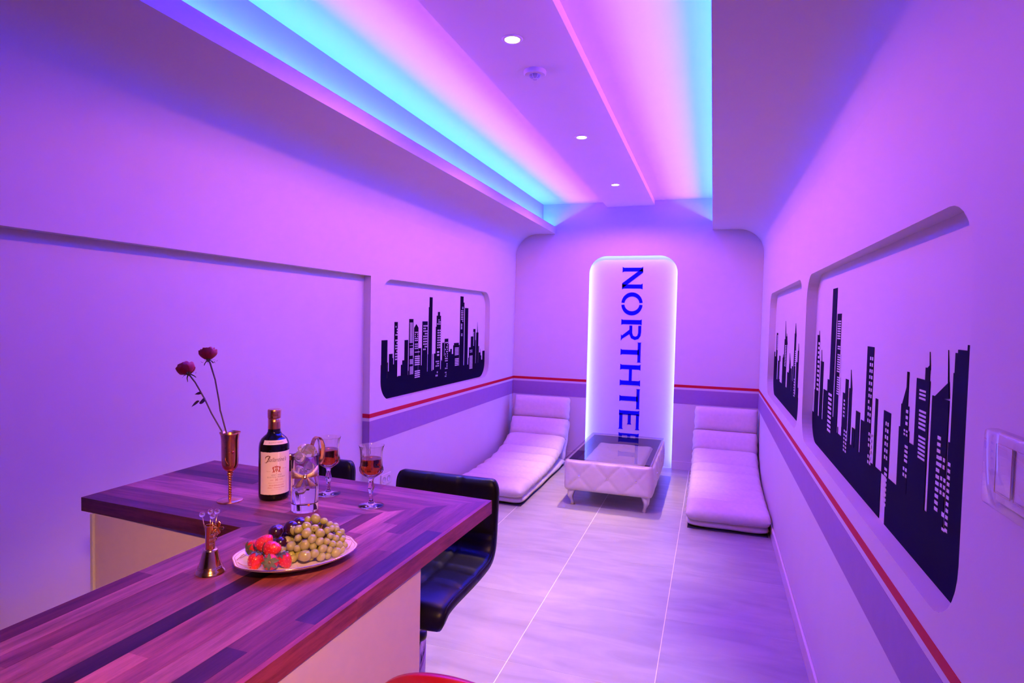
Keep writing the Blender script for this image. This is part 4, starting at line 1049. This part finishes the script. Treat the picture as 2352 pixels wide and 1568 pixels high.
for k in range(22):
    a = 2*PI*k/22; r = .0098*(1+.35*math.cos(5*a))*(.9+.2*(k % 2)); V.append((r*math.cos(a), -.0015+.002*math.cos(5*a), r*math.sin(a)))
n = len(V); V += [(x, y+.0012, z) for x, y, z in V]
F = [(0, k+1, (k+1) % 22+1) for k in range(22)]+[(n, n+(k+1) % 22+1, n+k+1) for k in range(22)]+[(k+1, n+k+1, n+(k+1) % 22+1, (k+1) % 22+1) for k in range(22)]
o = mesh_obj('vine_leaf', V, F, GOLD, t); o.matrix_local = Matrix.Translation((.0135, -.0085, .0905)) @ Matrix.Rotation(-.5, 4, 'Z')
tube('vine', [(.002, -.0098, .082), (.005, -.010, .085), (.009, -.0095, .088), (.0135, -.0075, .0905)], .0009, GOLD, t, 6)
fz = facing(px_, py_)
for k, (ax, ay, bx2, by2, zt, lb) in enumerate(((-.003, 0, -.0145, .002, .1145, 'fruit pick with a crystal ball leaning out to the left'), (-.001, .002, .0005, .004, .1175, 'fruit pick with a crystal ball standing straight at the back'), (.002, -.003, .0045, -.004, .1105, 'shortest fruit pick with a crystal ball in front'), (.003, .002, .0125, .001, .1175, 'fruit pick with a crystal ball leaning out to the right'))):
    q = thing('fruit_pick', lb, 'fruit pick', (px_, py_, BZ+.052), fz, 'crystal tipped fruit picks')
    tube('shaft', [(ax, ay, 0), (bx2, by2, zt-.052)], .0008, GOLD, q, 6)
    ball('crystal_ball', (bx2, by2, zt-.052+.004), .0057, CRYSTAL, q, 14, 9)

# ---- plate of fruit
PORC = PM('white_porcelain', (.82, .74, .70), .18, var=.02, coat=.4)
ang = math.atan2(.194, .161)
pcx, pcy = -.8145, 1.030
t = thing('oval_plate', 'white oval porcelain plate with gold rim under the fruit', 'plate', (pcx, pcy, BZ+.0003), ang)
def oval(tt, k):
    c, s = math.cos(tt), math.sin(tt); x = .127*math.copysign(abs(c)**.92, c); y = .094*math.copysign(abs(s)**1.12, s)
    x = max(-.122, min(.122, x)); return x*k, y*k
rings = [(0, .004), (.35, .0042), (.62, .005), (.74, .009), (.86, .015), (.97, .0205), (1.0, .0222), (1.0, .0242), (.97, .0232), (.86, .018), (.74, .012), (.62, .008), (.35, .0072), (0, .007)]
under = [(.55, .0), (.60, .0), (.62, .005)]
NT = 72; V, F = [], []
prof = [(.0, .0), (.52, .0), (.56, .0), (.58, .004), (.74, .009), (.86, .015), (.97, .0205), (1.0, .0222), (1.003, .0236), (1.0, .0246), (.97, .0236), (.86, .0185), (.74, .0125), (.60, .0085), (.35, .0075), (0, .0075)]
for i in range(NT):
    for k, z in prof:
        x, y = oval(2*PI*i/NT, max(k, 1e-4)); V.append((x, y, z))
K = len(prof)
for i in range(NT):
    for j in range(K-1): a, b = i*K+j, ((i+1) % NT)*K+j; F.append((a, b, b+1, a+1))
mesh_obj('dish', V, F, PORC, t, True)
for kk, rr in ((1.0035, .0009), (.965, .00045)):
    P = [(*oval(2*PI*i/NT, kk), .0243 if kk > 1 else .0236) for i in range(NT+1)]
    tube('gold_rim', P, rr, GOLD, t, 6)
for s in (1, -1):
    for q in (1, -1):
        pts = [(s*.115, q*.006, .0245), (s*.112, q*.014, .0238), (s*.107, q*.022, .0228), (s*.103, q*.031, .0224), (s*.098, q*.037, .0224), (s*.094, q*.034, .0212), (s*.099, q*.029, .0214), (s*.107, q*.020, .0220)]
        tube('scroll_relief', pts, .0006, INKG, t, 5)

GRAPEM = PM('green_grape_skin', (.36, .37, .07), .26, var=.10, scale=1.2, sss=.12, coat=.35)
TWIG = PM('grape_twig', (.30, .13, .05), .6, var=.2)
GRAPES=[(-0.8039,1.0776,0.9786,0.0109),(-0.8170,1.0675,0.9777,0.0075),(-0.8024,1.0454,0.9735,0.0093),(-0.8157,1.0368,0.9674,0.0096),(-0.7836,1.0476,0.9704,0.0087),(-0.7925,1.0335,0.9637,0.0112),(-0.8066,1.0235,0.9546,0.0079),(-0.7691,1.0465,0.9620,0.0104),(-0.7851,1.0810,0.9750,0.0079),(-0.7703,1.0807,0.9701,0.0075),(-0.7621,1.0604,0.9639,0.0075),(-0.7596,1.0733,0.9644,0.0075),(-0.7566,1.0854,0.9599,0.0075),(-0.7564,1.1046,0.9474,0.0075),(-0.7481,1.0819,0.9502,0.0075),(-0.7540,1.0600,0.9532,0.0075),(-0.7465,1.0691,0.9463,0.0078),(-0.7430,1.0874,0.9391,0.0075),(-0.7394,1.0900,0.9264,0.0075),(-0.7406,1.0715,0.9328,0.0089),(-0.7465,1.0579,0.9388,0.0080),(-0.7767,1.0307,0.9549,0.0099),(-0.7868,1.0206,0.9433,0.0107),(-0.8002,1.0140,0.9370,0.0078),(-0.8162,1.0140,0.9398,0.0105),(-0.7730,1.0291,0.9397,0.0081),(-0.7567,1.0386,0.9341,0.0100),(-0.7479,1.0493,0.9293,0.0075),(-0.7784,1.0092,0.9269,0.0124),(-0.7642,1.0225,0.9291,0.0098),(-0.8042,1.0044,0.9186,0.0081),(-0.8331,1.0097,0.9208,0.0099),(-0.7384,1.0588,0.9211,0.0106),(-0.7367,1.0751,0.9186,0.0081),(-0.7552,1.0315,0.9197,0.0092),(-0.7961,1.0194,0.9216,0.0111),(-0.8160,1.0160,0.9210,0.0105),(-0.8469,1.0220,0.9214,0.0106),(-0.7760,1.0256,0.9186,0.0081),(-0.7486,1.0442,0.9180,0.0075),(-0.7635,1.0378,0.9486,0.0092),(-0.7542,1.0489,0.9458,0.0075),(-0.7631,1.1127,0.9333,0.0098),(-0.7721,1.1008,0.9565,0.0098),(-0.7819,1.1161,0.9333,0.0098),(-0.8031,1.1118,0.9333,0.0098),(-0.8014,1.1003,0.9565,0.0098),(-0.8237,1.1010,0.9331,0.0098),(-0.8169,1.0919,0.9565,0.0098),(-0.8399,1.0843,0.9333,0.0098),(-0.8293,1.0794,0.9565,0.0098),(-0.8500,1.0651,0.9333,0.0098),(-0.8521,1.0462,0.9333,0.0098),(-0.8380,1.0514,0.9565,0.0098),(-0.7698,1.0873,0.9370,0.0105),(-0.7890,1.0959,0.9370,0.0105),(-0.8131,1.0868,0.9371,0.0105),(-0.8286,1.0662,0.9370,0.0105),(-0.8258,1.0454,0.9370,0.0105),(-0.8066,1.0368,0.9370,0.0105),(-0.7822,1.0455,0.9370,0.0105),(-0.7669,1.0665,0.9370,0.0105)]
gc = Vector((-.7978, 1.0663, .912))
t = thing('grape_bunch', 'bunch of green grapes heaped on the oval plate', 'grapes', gc, 0)
rs = random.Random(2); gme = None
def dish_z(x, y):               # top surface of the plate under a point
    dx, dy = x-pcx, y-pcy; a = dx*math.cos(ang)+dy*math.sin(ang); b = -dx*math.sin(ang)+dy*math.cos(ang)
    k = min(1, math.sqrt((abs(a)/.127)**2.1+(abs(b)/.094)**1.9)); top = prof[9:][::-1]
    for (k0, z0), (k1, z1) in zip(top, top[1:]):
        if k0 <= k <= k1: return BZ+z0+(z1-z0)*(k-k0)/(k1-k0)
    return BZ+.0246
GRAPES = [(x, y, max(z, dish_z(x, y)+r*.98), r) for x, y, z, r in GRAPES]
for x, y, z, r in GRAPES:
    if gme is None:
        o = ball('grape', (0, 0, 0), 1, GRAPEM, t, 18, 12, (.94, .94, 1.1)); gme = o.data
    else: o = link(bpy.data.objects.new('grape', gme), t)
    o.location = Vector((x, y, z))-gc; o.scale = (r, r, r); o.rotation_euler = (rs.uniform(0, 3), rs.uniform(0, 3), 0)
tw = MB()
for x, y, z, r in GRAPES:
    p = Vector((x, y, z))-gc; V, F = tube_data([p*.25+Vector((0, 0, .01)), p*.6+Vector((0, 0, .004)), p], .0012, 5); tw.add(V, F)
tw.obj('stalk', TWIG, t)
for x, y, z in ((.02, -.028, .060), (-.045, -.03, .022), (.048, -.02, .028)):
    tube('stalk_end', [(x*.5, y*.5, z*.6), (x*.9, y*.9, z), (x*1.05, y*1.1, z+.004)], .0012, TWIG, t, 5)

PLUM = PM('dark_purple_plum_skin', (.035, .006, .022), .22, var=.35, scale=35, coat=.5)
for (x, y, z, r, lb) in ((-.8840, 1.0480, .9490, .0155, 'dark purple plum at the left end of the plums, in front'), (-.9010, 1.0720, .9400, .0158, 'dark purple plum behind the leftmost one, half hidden'), (-.8560, 1.0630, .9570, .0160, 'topmost dark purple plum beside the grapes'), (-.8600, 1.0340, .9330, .0140, 'lowest dark purple plum between strawberries and grapes'), (-.8520, 1.0850, .9590, .0155, 'dark purple plum at the back against the grapes'), (-.8800, 1.0780, .9270, .0150, 'dark purple plum at the bottom of the heap behind the others')):
    o = thing('plum', lb, 'plum', (x, y, z), 0, 'plums on the plate')
    V, F = [], []; 
    bm = bmesh.new(); bmesh.ops.create_uvsphere(bm, u_segments=24, v_segments=16, radius=r)
    for v in bm.verts:
        a = math.atan2(v.co.y, v.co.x); v.co *= 1-.05*math.exp(-(a/.25)**2); v.co.z *= .97; v.co.z -= .12*r*math.exp(-((v.co.x**2+v.co.y**2)/(r*r*.06)))*(1 if v.co.z > 0 else 0)
    bm_obj('flesh', bm, PLUM, o, True).rotation_euler = (rs.uniform(-.6, .6), rs.uniform(-.6, .6), rs.uniform(0, 6))
    tube('stalk', [(0, 0, r*.82), (.001, 0, r*1.05)], .0009, TWIG, o, 5)

def berry_mat():
    m = PM('strawberry_skin', (.62, .022, .012), .28, var=.25, scale=30, sss=.15, coat=.3)
    nt = m.node_tree; b = [n for n in nt.nodes if n.type == 'BSDF_PRINCIPLED'][0]
    tc = nt.nodes.new('ShaderNodeTexCoord'); vo = nt.nodes.new('ShaderNodeTexVoronoi'); vo.inputs['Scale'].default_value = 230
    nt.links.new(tc.outputs['Object'], vo.inputs['Vector'])
    bp = nt.nodes.new('ShaderNodeBump'); bp.inputs['Strength'].default_value = .7; bp.inputs['Distance'].default_value = .0012
    nt.links.new(vo.outputs['Distance'], bp.inputs['Height']); nt.links.new(bp.outputs[0], b.inputs['Normal'])
    return m
BERRY = berry_mat(); CALYX = PM('strawberry_leaf', (.10, .12, .045), .6, var=.25, scale=80); SEED = PM('strawberry_seed', (.75, .45, .12), .5)
def strawberry(x, y, z, r, d, label, seed):
    # d: direction from the leafy end to the tip
    q = Vector(d).normalized().to_track_quat('-Z', 'Y').to_matrix().to_4x4()
    t = thing('strawberry', label, 'strawberry', (x, y, z), 0, 'strawberries on the plate'); rs = random.Random(seed)
    prof = [(0, r*1.0), (r*.40, r*.98), (r*.78, r*.78), (r*.97, r*.38), (r*.98, 0), (r*.86, -r*.48), (r*.60, -r*.95), (r*.30, -r*1.25), (r*.1, -r*1.34), (0, -r*1.36)]
    o = lathe('fruit', prof, BERRY, t, 28, True, lambda a, zz: 1+.04*math.cos(2*a+seed)); o.matrix_local = q
    sd = MB()
    for i in range(46):
        zz = r*(.6-1.75*i/46); a = i*2.399
        for k in range(len(prof)-1):
            (r0, z0), (r1, z1) = prof[k], prof[k+1]
            if z1 <= zz <= z0: rr = r0+(r1-r0)*(zz-z0)/(z1-z0)
        V, F = ball_data((rr*math.cos(a), rr*math.sin(a), zz), .0007, 5, 3, (1, 1, 1.4)); sd.add([q @ Vector(v) for v in V], F)
    so = sd.obj('seeds', SEED, t); so['kind'] = 'stuff'
    for k in range(8):
        a = 2*PI*k/8+rs.uniform(-.2, .2); L_ = r*rs.uniform(.75, 1.15); V = []
        for i in range(6):
            v = i/5; w_ = r*.24*math.sin(PI*(.15+.85*v)) if v < 1 else 0; rr = r*.12+L_*v; zz = r*(1.03+.10*math.sin(v*2.4))-L_*.42*v*v
            V += [(rr*math.cos(a)-w_*math.sin(a), rr*math.sin(a)+w_*math.cos(a), zz), (rr*math.cos(a), rr*math.sin(a), zz-.0008), (rr*math.cos(a)+w_*math.sin(a), rr*math.sin(a)-w_*math.cos(a), zz)]
        F = []
        for i in range(5): F += [(3*i, 3*i+1, 3*i+4, 3*i+3), (3*i+1, 3*i+2, 3*i+5, 3*i+4)]
        mesh_obj('calyx_leaf', [q @ Vector(v) for v in V], F, CALYX, t, True)
    tube('stalk', [q @ Vector((0, 0, r*.98)), q @ Vector((.0005, 0, r*1.22))], .0016, CALYX, t, 6)
strawberry(-.8530, .9520, .9270, .0155, (-.1, -.35, -.9), 'strawberry at the front left with its leaves on top', 1)
strawberry(-.8210, .9590, .9265, .0155, (-.5, .85, -.35), 'front strawberry showing its green calyx to the viewer', 2)
strawberry(-.8640, .9880, .9470, .0160, (.35, .45, .5), 'topmost strawberry, pale at the shoulder', 3)
strawberry(-.8330, .9760, .9455, .0155, (.75, .1, .1), 'strawberry lying on top with its leaves turned left', 4)
strawberry(-.8920, .9930, .9340, .0150, (.3, .8, .1), 'strawberry at the far left with a large green calyx', 5)
strawberry(-.8060, .9820, .9245, .0140, (.3, .2, -.7), 'strawberry half hidden against the grapes', 6)
